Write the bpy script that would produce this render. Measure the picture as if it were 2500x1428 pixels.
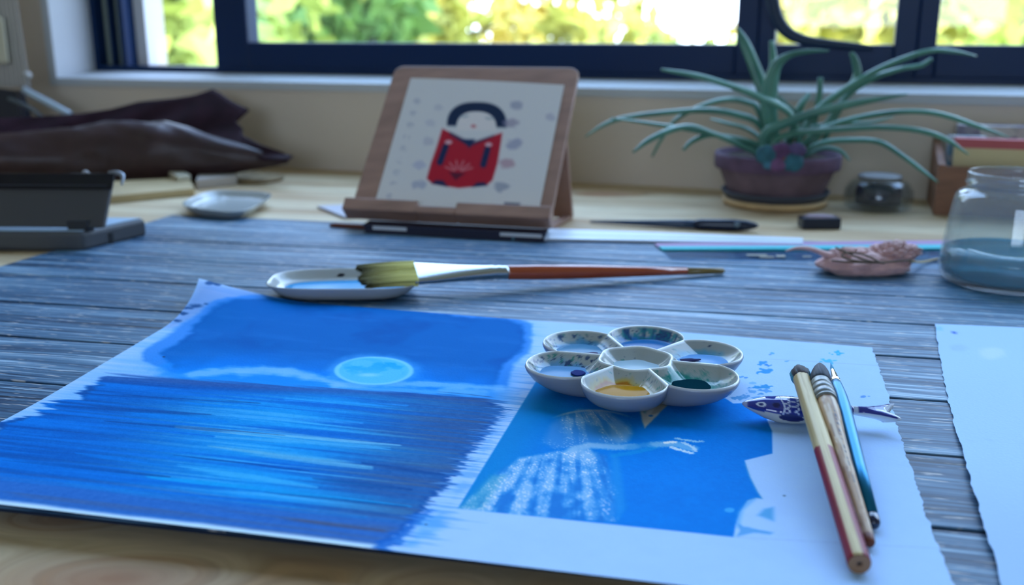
import bpy, bmesh, math, random
import numpy as np
from mathutils import Vector, Matrix, Euler

for o in list(bpy.data.objects):
    bpy.data.objects.remove(o)
SC = bpy.context.scene
COL = SC.collection

# ------------------------------------------------------------------ camera
F, CX, CY = 2400.0, 1250.0, 714.0          # focal length and centre in photo pixels
HCAM = 0.18                                # eye height above the desk top (z = 0)
TH = math.atan2(639.0, F)                  # pitch down
cam_d = bpy.data.cameras.new('camera')
cam = bpy.data.objects.new('camera', cam_d)
COL.objects.link(cam)
cam.location = (0, 0, HCAM)
cam.rotation_euler = (math.pi / 2 - TH, 0, 0)
cam_d.sensor_width = 36.0
cam_d.lens = 36.0 * F / 2500.0
cam_d.clip_start = 0.01
cam_d.clip_end = 300
cam_d.dof.use_dof = True
cam_d.dof.focus_distance = 0.48
cam_d.dof.aperture_fstop = 7.6
SC.camera = cam

# ------------------------------------------------------------------ colour management
SC.view_settings.view_transform = 'Standard'
SC.view_settings.look = 'None'
SC.view_settings.gamma = 1.0
SC.view_settings.use_curve_mapping = False
SC.view_settings.exposure = 0.0

# ------------------------------------------------------------------ sky and sun
SKY_STRENGTH = 8.7
world = bpy.data.worlds.new('sky')
SC.world = world
world.use_nodes = True
nt = world.node_tree
nt.nodes.clear()
wo = nt.nodes.new('ShaderNodeOutputWorld')
bgn = nt.nodes.new('ShaderNodeBackground')
tc = nt.nodes.new('ShaderNodeTexCoord')
sx = nt.nodes.new('ShaderNodeSeparateXYZ')
rp = nt.nodes.new('ShaderNodeValToRGB')
nt.links.new(tc.outputs['Generated'], sx.inputs[0])
nt.links.new(sx.outputs['Z'], rp.inputs[0])
rp.color_ramp.elements[0].position = 0.0
rp.color_ramp.elements[0].color = (0.66, 0.775, 1.0, 1)
rp.color_ramp.elements[1].position = 0.7
rp.color_ramp.elements[1].color = (0.385, 0.59, 1.0, 1)
nt.links.new(rp.outputs[0], bgn.inputs['Color'])
bgn.inputs['Strength'].default_value = SKY_STRENGTH
nt.links.new(bgn.outputs[0], wo.inputs['Surface'])

sun_d = bpy.data.lights.new('sun', 'SUN')
sun = bpy.data.objects.new('sun', sun_d)
COL.objects.link(sun)
sun_d.energy = 9.0
sun_d.color = (1.0, 0.93, 0.75)
sun_d.angle = 0.02
sun.rotation_euler = Vector((0.80, 0.22, -0.75)).to_track_quat('-Z', 'Y').to_euler()   # from the left, a little behind

# ------------------------------------------------------------------ pixel -> place helpers
ct, st = math.cos(TH), math.sin(TH)
def ray(px, py):
    x = (px - CX) / F; u = -(py - CY) / F
    return np.array([x, ct + u * st, -st + u * ct])
def G(px, py, z=0.0):                      # the point of height z seen at a pixel
    d = ray(px, py); t = (z - HCAM) / d[2]
    return np.array([d[0] * t, d[1] * t, z])
def PY(px, py, Y):                         # the point at distance Y seen at a pixel
    d = ray(px, py); t = Y / d[1]
    return np.array([d[0] * t, Y, HCAM + d[2] * t])
def proj(P):
    P = np.asarray(P, float)
    q = P - np.array([0, 0, HCAM])
    fw = q[..., 1] * ct - q[..., 2] * st
    up = q[..., 1] * st + q[..., 2] * ct
    return CX + F * q[..., 0] / fw, CY - F * up / fw
def zrow(P, py):                           # height above P at which the photo row py is reached
    u = -(py - CY) / F
    Y = P[1]
    d = np.array([0, ct + u * st, -st + u * ct])
    return HCAM + d[2] * Y / d[1]
def mpp(P):                                # metres per photo pixel at P
    return (P[1] * ct - (P[2] - HCAM) * st) / F

WYAW = math.radians(18.8)                  # the window wall is turned against the camera
ER = np.array([math.cos(WYAW), -math.sin(WYAW), 0.0])
EB = np.array([math.sin(WYAW), math.cos(WYAW), 0.0])
EZ = np.array([0, 0, 1.0])
W0 = G(1410, 444)
def wf(s, d, z):                           # wall frame: right, behind the wall face, up
    return W0 + ER * s + EB * d + EZ * z
def WP(px, py, d=0.0):                     # (s, z) of a pixel on the plane d behind the wall face
    r = ray(px, py); o = np.array([0, 0, HCAM])
    t = np.dot(wf(0, d, 0) - o, EB) / np.dot(r, EB)
    p = o + r * t
    return float(np.dot(p - W0, ER)), float(p[2])

# ------------------------------------------------------------------ noise
_rng = np.random.RandomState(7)
_tab = _rng.rand(256, 256)
def vnoise(x, y, seed=0):
    x = np.asarray(x, float) + seed * 17.31; y = np.asarray(y, float) + seed * 9.17
    xi = np.floor(x).astype(int); yi = np.floor(y).astype(int)
    fx = x - xi; fy = y - yi
    fx = fx * fx * (3 - 2 * fx); fy = fy * fy * (3 - 2 * fy)
    a = _tab[xi & 255, yi & 255]; b = _tab[(xi + 1) & 255, yi & 255]
    c = _tab[xi & 255, (yi + 1) & 255]; d = _tab[(xi + 1) & 255, (yi + 1) & 255]
    return (a * (1 - fx) + b * fx) * (1 - fy) + (c * (1 - fx) + d * fx) * fy
def fbm(x, y, seed=0, octv=4):
    s = 0; a = 0.5; t = 0
    for k in range(octv):
        s = s + a * vnoise(x * 2 ** k, y * 2 ** k, seed + k); t += a; a *= 0.5
    return s / t
def sm(a, b, x):
    t = np.clip((np.asarray(x, float) - a) / (b - a), 0, 1)
    return t * t * (3 - 2 * t)
def sdpoly(poly, x, y):
    x = np.asarray(x, float); y = np.asarray(y, float)
    d = np.full(x.shape, 1e18); ins = np.zeros(x.shape, bool)
    n = len(poly)
    for i in range(n):
        ax, ay = poly[i]; bx, by = poly[(i + 1) % n]
        ex, ey = bx - ax, by - ay
        t = np.clip(((x - ax) * ex + (y - ay) * ey) / (ex * ex + ey * ey + 1e-12), 0, 1)
        d = np.minimum(d, (x - ax - t * ex) ** 2 + (y - ay - t * ey) ** 2)
        cnd = (ay > y) != (by > y)
        if ey != 0:
            ins ^= cnd & (x < (bx - ax) * (y - ay) / ey + ax)
    d = np.sqrt(d)
    return np.where(ins, -d, d)
def sdline(pts, x, y):
    x = np.asarray(x, float); y = np.asarray(y, float)
    d = np.full(x.shape, 1e18)
    for (ax, ay), (bx, by) in zip(pts[:-1], pts[1:]):
        ex, ey = bx - ax, by - ay
        t = np.clip(((x - ax) * ex + (y - ay) * ey) / (ex * ex + ey * ey + 1e-12), 0, 1)
        d = np.minimum(d, (x - ax - t * ex) ** 2 + (y - ay - t * ey) ** 2)
    return np.sqrt(d)
def mixc(c, col, m):
    m = np.clip(m, 0, 1)[..., None]
    return c * (1 - m) + np.asarray(col, float) * m

# ------------------------------------------------------------------ colour
def lin(c):
    c = np.asarray(c, float) / 255.0
    return np.where(c <= 0.04045, c / 12.92, ((c + 0.055) / 1.055) ** 2.4)
LIGHT = np.array([0.62, 0.79, 1.03])       # daylight on the desk
def alb(c):                                # own colour of a flat thing from its colour in daylight
    return np.clip(lin(c) / LIGHT, 0.002, 0.93)
def alb4(c):
    return tuple(float(v) for v in alb(c)) + (1.0,)

# ------------------------------------------------------------------ materials
MATS = {}
def mat(name, color=(0.8, 0.8, 0.8), rough=0.5, metal=0.0, trans=0.0, ior=1.45, vcol=False,
        bump=0.0, bscale=200.0, spec=None, coat=0.0, var=0.0, vscale=40.0, alpha=1.0, stretch=None, sheen=0.0):
    if name in MATS:
        return MATS[name]
    m = bpy.data.materials.new(name); m.use_nodes = True
    t = m.node_tree; b = t.nodes['Principled BSDF']
    col = tuple(color) if len(color) == 4 else tuple(color) + (1.0,)
    b.inputs['Base Color'].default_value = col
    b.inputs['Roughness'].default_value = rough
    b.inputs['Metallic'].default_value = metal
    b.inputs['Transmission Weight'].default_value = trans
    b.inputs['IOR'].default_value = ior
    b.inputs['Coat Weight'].default_value = coat
    b.inputs['Coat Roughness'].default_value = 0.05
    b.inputs['Alpha'].default_value = alpha
    if spec is not None:
        b.inputs['Specular IOR Level'].default_value = spec
    if sheen:
        b.inputs['Sheen Weight'].default_value = sheen
    src = None
    if vcol:
        a = t.nodes.new('ShaderNodeAttribute'); a.attribute_name = 'Col'
        src = a.outputs['Color']
    tcn = t.nodes.new('ShaderNodeTexCoord'); vec = tcn.outputs['Object']
    if stretch:
        mp = t.nodes.new('ShaderNodeMapping')
        mp.inputs['Rotation'].default_value = (0, 0, stretch[0])
        mp.inputs['Scale'].default_value = stretch[1]
        t.links.new(vec, mp.inputs['Vector']); vec = mp.outputs[0]
    if var > 0:
        n = t.nodes.new('ShaderNodeTexNoise'); n.inputs['Scale'].default_value = vscale
        n.inputs['Detail'].default_value = 5
        t.links.new(vec, n.inputs['Vector'])
        mr = t.nodes.new('ShaderNodeMapRange')
        mr.inputs['From Min'].default_value = 0.3; mr.inputs['From Max'].default_value = 0.7
        mr.inputs['To Min'].default_value = 1 - var; mr.inputs['To Max'].default_value = 1 + var
        t.links.new(n.outputs[0], mr.inputs['Value'])
        mx = t.nodes.new('ShaderNodeVectorMath'); mx.operation = 'SCALE'
        if src is not None:
            t.links.new(src, mx.inputs[0])
        else:
            mx.inputs[0].default_value = col[:3]
        t.links.new(mr.outputs[0], mx.inputs['Scale'])
        src = mx.outputs[0]
    if src is not None:
        t.links.new(src, b.inputs['Base Color'])
    if bump > 0:
        n = t.nodes.new('ShaderNodeTexNoise'); n.inputs['Scale'].default_value = bscale
        n.inputs['Detail'].default_value = 4
        t.links.new(vec, n.inputs['Vector'])
        bp = t.nodes.new('ShaderNodeBump'); bp.inputs['Strength'].default_value = bump
        bp.inputs['Distance'].default_value = 0.002
        t.links.new(n.outputs[0], bp.inputs['Height'])
        t.links.new(bp.outputs[0], b.inputs['Normal'])
    MATS[name] = m
    return m

def edge_mirror(t, base=.04, top=.55):
    """mirror share of a clear sheet: little when faced, more along the edge, the same from both sides"""
    lw = t.nodes.new('ShaderNodeLayerWeight'); lw.inputs['Blend'].default_value = .5
    pw_ = t.nodes.new('ShaderNodeMath'); pw_.operation = 'POWER'; pw_.inputs[1].default_value = 4.0
    ml_ = t.nodes.new('ShaderNodeMath'); ml_.operation = 'MULTIPLY_ADD'; ml_.inputs[1].default_value = top; ml_.inputs[2].default_value = base
    t.links.new(lw.outputs['Facing'], pw_.inputs[0]); t.links.new(pw_.outputs[0], ml_.inputs[0])
    return ml_.outputs[0]

# ------------------------------------------------------------------ objects
WLOC = {}
def props(o, label=None, cat=None, group=None, kind=None):
    if label: o['label'] = label
    if cat: o['category'] = cat
    if group: o['group'] = group
    if kind: o['kind'] = kind
def thing(name, label, cat, loc, group=None):
    o = bpy.data.objects.new(name, None)
    o.empty_display_size = 0.02
    COL.objects.link(o)
    o.location = tuple(float(v) for v in loc)
    WLOC[o.name] = np.array(loc, float)
    props(o, label, cat, group)
    return o
def part(name, V, Fc, m, parent=None, col=None, smooth=True, loc=None, label=None, cat=None, group=None, kind=None):
    V = np.asarray(V, float)
    if parent is not None:
        base = WLOC[parent.name]
    else:
        base = np.array(loc if loc is not None else V.mean(axis=0), float)
    me = bpy.data.meshes.new(name)
    L = V - base
    if isinstance(Fc, np.ndarray):
        nf, k = Fc.shape
        me.vertices.add(len(L)); me.vertices.foreach_set('co', L.ravel())
        me.loops.add(nf * k); me.loops.foreach_set('vertex_index', Fc.ravel().astype(np.int32))
        me.polygons.add(nf)
        me.polygons.foreach_set('loop_start', np.arange(0, nf * k, k, dtype=np.int32))
        me.update(calc_edges=True)
    else:
        me.from_pydata([tuple(v) for v in L], [], [tuple(f) for f in Fc])
    if smooth:
        me.polygons.foreach_set('use_smooth', [True] * len(me.polygons))
    if col is not None:
        c = np.ones((len(L), 4)); c[:, :3] = col
        at = me.color_attributes.new('Col', 'FLOAT_COLOR', 'POINT')
        at.data.foreach_set('color', c.ravel().astype(np.float32))
    me.materials.append(m)
    me.validate(); me.update()
    o = bpy.data.objects.new(name, me)
    COL.objects.link(o)
    if parent is not None:
        o.parent = parent
        if parent.type == 'MESH':
            o.location = (0, 0, 0)
    else:
        o.location = tuple(base)
    WLOC[o.name] = base
    props(o, label, cat, group, kind)
    return o
def join(*ms):
    V = []; Fs = []; n = 0
    for v, f in ms:
        v = np.asarray(v, float); V.append(v)
        Fs += [tuple(int(i) + n for i in q) for q in f]
        n += len(v)
    return np.concatenate(V), Fs
def bevel(o, w, seg=3, ang=0.6):
    b = o.modifiers.new('bevel', 'BEVEL'); b.width = w; b.segments = seg
    b.limit_method = 'ANGLE'; b.angle_limit = ang
    return o
def solidify(o, t, off=0):
    b = o.modifiers.new('solid', 'SOLIDIFY'); b.thickness = t; b.offset = off
    return o
def hexa(p):                                # 8 corners: 4 below, 4 above, both counter-clockwise
    return np.array(p, float), [(3, 2, 1, 0), (4, 5, 6, 7), (0, 1, 5, 4), (1, 2, 6, 5), (2, 3, 7, 6), (3, 0, 4, 7)]
def obox(c, ax, ay, az):                    # centre and three half-axis vectors
    c, ax, ay, az = [np.asarray(v, float) for v in (c, ax, ay, az)]
    return hexa([c - ax - ay - az, c + ax - ay - az, c + ax + ay - az, c - ax + ay - az,
                 c - ax - ay + az, c + ax - ay + az, c + ax + ay + az, c - ax + ay + az])
def wbox(s0, s1, d0, d1, z0, z1):           # box in the wall frame
    return hexa([wf(s0, d0, z0), wf(s1, d0, z0), wf(s1, d1, z0), wf(s0, d1, z0),
                 wf(s0, d0, z1), wf(s1, d0, z1), wf(s1, d1, z1), wf(s0, d1, z1)])
def prism(bottom, top):                     # loop of points below and above
    b = np.asarray(bottom, float); t = np.asarray(top, float); n = len(b)
    Fs = [tuple(reversed(range(n))), tuple(range(n, 2 * n))]
    Fs += [(i, (i + 1) % n, n + (i + 1) % n, n + i) for i in range(n)]
    return np.concatenate([b, t]), Fs
def loft(rings, cap0=True, cap1=True):
    n = len(rings[0]); V = np.concatenate([np.asarray(r, float) for r in rings]); Fs = []
    for j in range(len(rings) - 1):
        a = j * n; b = (j + 1) * n
        Fs += [(a + i, a + (i + 1) % n, b + (i + 1) % n, b + i) for i in range(n)]
    if cap0: Fs.append(tuple(reversed(range(n))))
    if cap1: Fs.append(tuple(range((len(rings) - 1) * n, len(rings) * n)))
    return V, Fs
def frame_of(d, up=EZ):
    d = np.asarray(d, float); d = d / np.linalg.norm(d)
    u = np.asarray(up, float) - d * np.dot(up, d)
    if np.linalg.norm(u) < 1e-5:
        u = np.array([1.0, 0, 0]) - d * d[0]
    u = u / np.linalg.norm(u)
    return d, np.cross(d, u), u
def rod(A, B, prof, seg=20, up=EZ, flat=1.0):
    """turned shape from A to B; prof = [(t, radius[, height factor])]"""
    A = np.asarray(A, float); B = np.asarray(B, float)
    d, r, u = frame_of(B - A, up)
    rings = []
    for q in prof:
        t, ra = q[0], q[1]; fl = q[2] if len(q) > 2 else flat
        rings.append([A + (B - A) * t + r * ra * math.cos(a) + u * ra * fl * math.sin(a)
                      for a in np.linspace(0, 2 * math.pi, seg, endpoint=False)])
    return loft(rings)
def lathe(c, prof, seg=48, cap0=True, cap1=True):
    """upright turned shape: prof = [(radius, z)] from c"""
    c = np.asarray(c, float); rings = []
    for ra, z in prof:
        rings.append([c + np.array([ra * math.cos(a), ra * math.sin(a), z])
                      for a in np.linspace(0, 2 * math.pi, seg, endpoint=False)])
    return loft(rings, cap0, cap1)
def crspline(pts, n):
    P = np.asarray(pts, float)
    P = np.vstack([2 * P[0] - P[1], P, 2 * P[-1] - P[-2]])
    out = []
    m = len(P) - 3
    for k in range(n):
        g = k / (n - 1) * m; i = min(int(g), m - 1); t = g - i
        p0, p1, p2, p3 = P[i], P[i + 1], P[i + 2], P[i + 3]
        out.append(0.5 * ((2 * p1) + (-p0 + p2) * t + (2 * p0 - 5 * p1 + 4 * p2 - p3) * t * t + (-p0 + 3 * p1 - 3 * p2 + p3) * t ** 3))
    return np.array(out)
def tube(pts, rad, seg=8, n=None, flat=1.0, up=EZ):
    pts = np.asarray(pts, float)
    rad = np.asarray(rad, float) if np.ndim(rad) else np.full(len(pts), rad)
    if n:
        pr = crspline(np.hstack([pts, rad[:, None]]), n); pts, rad = pr[:, :3], np.maximum(pr[:, 3], 1e-5)
    rings = []; prev = None
    for i in range(len(pts)):
        d = pts[min(i + 1, len(pts) - 1)] - pts[max(i - 1, 0)]
        d, r, u = frame_of(d, up if prev is None else prev)
        prev = u
        rings.append([pts[i] + r * rad[i] * math.cos(a) + u * rad[i] * flat * math.sin(a)
                      for a in np.linspace(0, 2 * math.pi, seg, endpoint=False)])
    return loft(rings)
def grid_faces(nu, nv):
    i = np.arange(nu - 1)[None, :]; j = np.arange(nv - 1)[:, None]
    a = j * nu + i
    return np.stack([a, a + 1, a + nu + 1, a + nu], axis=-1).reshape(-1, 4)
def quadmap(q, u, v):
    """bilinear point in a quad q = far-left, far-right, near-right, near-left"""
    q = [np.asarray(p, float) for p in q]
    u = np.asarray(u, float)[..., None]; v = np.asarray(v, float)[..., None]
    return (q[0] * (1 - u) + q[1] * u) * (1 - v) + (q[3] * (1 - u) + q[2] * u) * v

# ================================================================== the room
ZF, ZC = -0.74, 1.75                        # floor and ceiling heights against the desk top
SL, SR = -1.15, 1.95                        # room left and right in the wall frame
DBK = -3.3                                  # wall behind the camera
WT = 0.078                                  # depth of the window reveal
WS0, WS1 = WP(141, 194)[0], 1.55            # window opening
WZ0, WZ1 = 0.114, 1.45
plaster = mat('plaster', (0.62, 0.53, 0.43), 0.9, bump=0.15, bscale=60, var=0.05, vscale=3)
plaster_white = mat('plaster_white', (0.47, 0.50, 0.52), 0.85, bump=0.1, bscale=60)
ceil_m = mat('ceiling_paint', (0.72, 0.72, 0.70), 0.9, bump=0.1, bscale=50)
floor_m = mat('floor_boards', (0.34, 0.25, 0.17), 0.6, var=0.2, vscale=6, stretch=(WYAW, (0.4, 6, 1)))
def struct(name, vf, m, **k):
    return part(name, vf[0], vf[1], m, smooth=False, kind='structure', **k)
wall = join(wbox(SL - .2, WS0, 0, .25, ZF, ZC), wbox(WS1, SR + .2, 0, .25, ZF, ZC),
            wbox(WS0, WS1, 0, .25, ZF, WZ0), wbox(WS0, WS1, 0, .25, WZ1, ZC))
wall_front = struct('wall_front', wall, plaster, loc=wf(0, 0, 0))
struct('wall_left', wbox(SL - .2, SL, DBK - .2, 0, ZF, ZC), plaster)
struct('wall_right', wbox(SR, SR + .2, DBK - .2, 0, ZF, ZC), plaster)
B0, B1, BZ0, BZ1 = -0.15, 0.95, 0.15, 1.15       # window added in the unseen back wall to let in fill light
wall = join(wbox(SL, B0, DBK - .2, DBK, ZF, ZC), wbox(B1, SR, DBK - .2, DBK, ZF, ZC),
            wbox(B0, B1, DBK - .2, DBK, ZF, BZ0), wbox(B0, B1, DBK - .2, DBK, BZ1, ZC))
struct('wall_back', wall, plaster, loc=wf(0, DBK, 0))
struct('floor', wbox(SL - .2, SR + .2, DBK - .2, .25, ZF - .12, ZF), floor_m)
struct('ceiling', wbox(SL - .5, SR + .5, DBK - .5, .45, ZC, ZC + .15), ceil_m)

# ---- windows
frame_m = mat('navy_aluminium', (0.001, 0.018, 0.070), 0.4, spec=0.25)
track_m = mat('dull_track', (0.20, 0.24, 0.20), 0.6)
glass_w = bpy.data.materials.new('window_glass'); glass_w.use_nodes = True
t_ = glass_w.node_tree; t_.nodes.clear()
o_ = t_.nodes.new('ShaderNodeOutputMaterial'); mx_ = t_.nodes.new('ShaderNodeMixShader')
tr_ = t_.nodes.new('ShaderNodeBsdfTransparent'); gl_ = t_.nodes.new('ShaderNodeBsdfGlossy')
tr_.inputs[0].default_value = (0.95, 0.98, 0.97, 1); gl_.inputs['Roughness'].default_value = 0.0
t_.links.new(edge_mirror(t_), mx_.inputs[0]); t_.links.new(tr_.outputs[0], mx_.inputs[1]); t_.links.new(gl_.outputs[0], mx_.inputs[2])
t_.links.new(mx_.outputs[0], o_.inputs[0])
def portal(name, c, right, up, w, h):
    l = bpy.data.lights.new(name, 'AREA'); l.shape = 'RECTANGLE'; l.size = w; l.size_y = h
    l.cycles.is_portal = True
    o = bpy.data.objects.new(name, l); COL.objects.link(o)
    r = Vector(right); u = Vector(up); n = r.cross(u)
    M = Matrix((r, u, n)).transposed().to_4x4(); M.translation = Vector(c)
    o.matrix_world = M
portal('window_portal', wf((WS0 + WS1) / 2, WT + .06, (WZ0 + WZ1) / 2), -ER, EZ, WS1 - WS0, WZ1 - WZ0)
portal('window_portal', wf((B0 + B1) / 2, DBK - .15, (BZ0 + BZ1) / 2), ER, EZ, B1 - B0, BZ1 - BZ0)

win = thing('window_1', None, None, wf((WS0 + WS1) / 2, WT, WZ0)); win['kind'] = 'structure'
# painted reveal: sill and jamb
def sillz(d): return WZ0 + (0.1253 - WZ0) * d / WT
part('window_sill', *hexa([wf(WS0, -.004, WZ0 - .01), wf(WS1, -.004, WZ0 - .01), wf(WS1, .2, WZ0 - .01), wf(WS0, .2, WZ0 - .01),
                           wf(WS0, -.004, WZ0), wf(WS1, -.004, WZ0), wf(WS1, WT + .05, .1253), wf(WS0, WT + .05, .1253)]), plaster_white, win, smooth=False)
part('window_jamb', *wbox(WS0 - .012, WS0 + .001, -.003, .2, WZ0 - .01, WZ1), plaster_white, win, smooth=False)
part('window_jamb', *wbox(WS1 - .001, WS1 + .012, -.003, .2, WZ0 - .01, WZ1), plaster_white, win, smooth=False)
FZ0 = 0.1253
def wx(px, d=WT): return WP(px, 100, d)[0]
# outer frame
fr = join(wbox(WS0, wx(236), WT, WT + .05, FZ0, WZ1), wbox(wx(290) - .002, wx(300), WT + .005, WT + .05, FZ0, WZ1), wbox(wx(262), wx(266), WT + .005, WT + .05, FZ0, WZ1),
          wbox(WS0, WS1, WT, WT + .05, FZ0 - .008, FZ0 + .004),
          wbox(WS0, WS1, WT, WT + .05, WZ1 - .04, WZ1), wbox(WS1 - .03, WS1, WT, WT + .05, FZ0, WZ1))
bevel(part('window_frame', *fr, frame_m, win, smooth=False), .0015, 2)
for a, b in ((236, 262), (266, 290)):
    part('frame_track', *wbox(wx(a), wx(b), WT + .02, WT + .05, FZ0 + .004, WZ1 - .04), track_m, win, smooth=False)
white_post = mat('white_stop', (0.62, 0.62, 0.62), 0.6)
part('window_stop', *wbox(wx(300), wx(326), WT + .03, WT + .05, FZ0 + .004, WZ1 - .04), white_post, win, smooth=False)
GZ = 0.1642                                # lower edge of the glass
def sash(px0, px1, g0, g1, d, w_end=None):
    s0, s1 = wx(px0), (wx(px1) if w_end is None else w_end)
    a, b = wx(g0), (wx(g1) if w_end is None else w_end - .05)
    fr = join(wbox(s0, a, d, d + .03, FZ0 + .002, WZ1 - .03), wbox(b, s1, d, d + .03, FZ0 + .002, WZ1 - .03),
              wbox(a, b, d, d + .03, FZ0 + .002, GZ), wbox(a, b, d, d + .03, WZ1 - .09, WZ1 - .03))
    o = bevel(part('sash', *fr, frame_m, win, smooth=False), .002, 2)
    part('window_pane', *wbox(a - .004, b + .004, d + .013, d + .016, GZ - .004, WZ1 - .085), glass_w, o, smooth=False)
    return o
sash(522, 1850, 603, 1796, WT + .002)
sash(1850, 2240, 1892, 2184, WT + .002)
sash(2240, 2600, 2288, 2600, WT + .002, w_end=WS1 - .03)
fill_win = thing('added_fill_window', None, None, wf((B0 + B1) / 2, DBK - .1, BZ0)); fill_win['kind'] = 'structure'  # added for its fill light, not a known part of the room
fr = join(wbox(B0, B0 + .05, DBK - .14, DBK - .09, BZ0, BZ1), wbox(B1 - .05, B1, DBK - .14, DBK - .09, BZ0, BZ1),
          wbox(B0, B1, DBK - .14, DBK - .09, BZ0, BZ0 + .05), wbox(B0, B1, DBK - .14, DBK - .09, BZ1 - .05, BZ1))
part('window_frame', *fr, frame_m, fill_win, smooth=False)
part('window_pane', *wbox(B0 + .05, B1 - .05, DBK - .12, DBK - .115, BZ0 + .05, BZ1 - .05), glass_w, fill_win, smooth=False)

# dark cable hanging in a loop in front of the middle pane
cable_m = mat('dark_cable', (0.006, 0.022, 0.055), 0.5)
cp = []
for x, y in ((1838, -520), (1862, -160), (1884, -10), (1898, 45), (1922, 78), (1958, 96), (2010, 105), (2080, 112), (2130, 117)):
    s, z = WP(x, y, WT - .008); cp.append(wf(s, WT - .008, z))
cb = part('cable', *tube(cp, [.0085, .0085, .0085, .008, .0075, .0065, .0055, .0045, .003], 10, 60), cable_m, loc=cp[-1],
          label='dark cable curving down in front of the navy window frame', cat='cable')

# ================================================================== outside: trees and ground
leaf_mats = [mat('leaf_yellow', (0.56, 0.52, 0.11), 0.6, var=.35, vscale=1.2), mat('leaf_lime', (0.40, 0.46, 0.10), 0.6, var=.35, vscale=1.2),
             mat('leaf_green', (0.15, 0.27, 0.06), 0.6, var=.35, vscale=1.2), mat('leaf_ochre', (0.58, 0.46, 0.10), 0.6, var=.3, vscale=1.2)]
bark = mat('bark', (0.16, 0.11, 0.07), 0.9, bump=.5, bscale=20)
grass_m = mat('grass', (0.10, 0.16, 0.04), 0.9, var=.3, vscale=.6)
GZO = -4.2
part('ground', *hexa([wf(-60, .6, GZO - .5), wf(60, .6, GZO - .5), wf(60, 90, GZO - .5), wf(-60, 90, GZO - .5),
                      wf(-60, .6, GZO), wf(60, .6, GZO), wf(60, 90, GZO), wf(-60, 90, GZO)]), grass_m, smooth=False, kind='structure')
def tree(px, dist, ztop, zlow, rad, mi, label, seed, n=2600, leaf=.16):
    r = ray(px, 75); p = r / r[1] * dist
    c = np.array([p[0], p[1], GZO])
    rs = np.random.RandomState(seed)
    t = thing('tree', label, 'tree', c, 'trees outside the window')
    trunk = [c + np.array([0, 0, 0]), c + np.array([.05, .03, (zlow - GZO) * .6]), np.array([c[0] - .03, c[1], (zlow + ztop) / 2]), np.array([c[0], c[1], ztop - .4])]
    br = [tube(trunk, [.16, .13, .08, .02], 8, 12)]
    for k in range(6):
        a = rs.rand() * 6.28; z0 = zlow + (ztop - zlow) * (.1 + .6 * rs.rand())
        b0 = np.array([c[0], c[1], z0]); b1 = b0 + np.array([math.cos(a) * rad * .7, math.sin(a) * rad * .7, .5])
        br.append(tube([b0, (b0 + b1) / 2 + np.array([0, 0, .1]), b1], [.05, .035, .01], 6, 6))
    part('trunk', *join(*br), bark, t)
    # clumps of leaves
    cl = []
    while len(cl) < 26:
        q = rs.rand(3) * 2 - 1
        if 0.25 < np.linalg.norm(q) < 1: cl.append(q)
    cl = np.array(cl); cs = .22 + .2 * rs.rand(len(cl))
    k = rs.randint(0, len(cl), n)
    g = rs.randn(n, 3); g /= np.linalg.norm(g, axis=1)[:, None]
    q = cl[k] + g * (cs[k] * rs.rand(n) ** .4)[:, None]
    ctr = np.array([c[0], c[1], (ztop + zlow) / 2])
    P = ctr + q * np.array([rad, rad, (ztop - zlow) / 2])
    d1 = rs.randn(n, 3); d1 /= np.linalg.norm(d1, axis=1)[:, None]
    d2 = rs.randn(n, 3); d2 -= d1 * (d1 * d2).sum(1)[:, None]; d2 /= np.linalg.norm(d2, axis=1)[:, None]
    L = leaf * (.6 + .8 * rs.rand(n))[:, None]
    V = np.stack([P - d1 * L, P + d2 * L * .45, P + d1 * L, P - d2 * L * .45], axis=1).reshape(-1, 3)
    Fc = np.arange(n * 4).reshape(-1, 4)
    part('crown', V, Fc, leaf_mats[mi], t, smooth=False, kind='stuff')
tree(330, 6.5, 2.6, -2.6, 1.05, 1, 'lime green tree seen through the open end of the window beside the jamb', 1, 1700)
tree(2520, 6.7, 2.6, -2.6, 1.05, 1, 'tall lime tree behind the last pane above the notebook', 9, 1700)
tree(700, 9.2, 2.8, -3, 1.2, 2, 'darker green tree behind the post next to the open end of the window', 2)
tree(1400, 9.3, .36, -3.2, 1.2, 0, 'low rounded yellow tree under the bright gap of sky', 5)
tree(2130, 9.6, 1.6, -3, 1.2, 0, 'yellow tree behind the narrow pane and its far post', 8)
tree(1040, 12.1, 2.2, -3, 1.3, 0, 'yellow green tree behind the wide pane above the wooden stand', 4)
tree(1660, 12.2, .38, -3.2, 1.25, 1, 'low lime tree under the bright sky beside the cable', 6)
tree(2330, 12.2, 1.7, -3, 1.3, 1, 'lime tree further back behind the post beside the last pane', 12)
tree(370, 15.2, 2.8, -3, 1.15, 2, 'far green tree between the jamb and the wide pane', 11)
tree(840, 15.2, 2.4, -3, 1.15, 1, 'broad far lime tree behind the wide pane above the brown leather', 3)
tree(1310, 15.2, .55, -3, 1.15, 3, 'far ochre tree low behind the wide pane', 13)
tree(1900, 15.2, 1.0, -3, 1.3, 3, 'ochre yellow tree behind the pane with the hanging cable', 7)
tree(2600, 15.4, 2.8, -3, 1.4, 2, 'far deep green tree past the last pane', 10)

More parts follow.
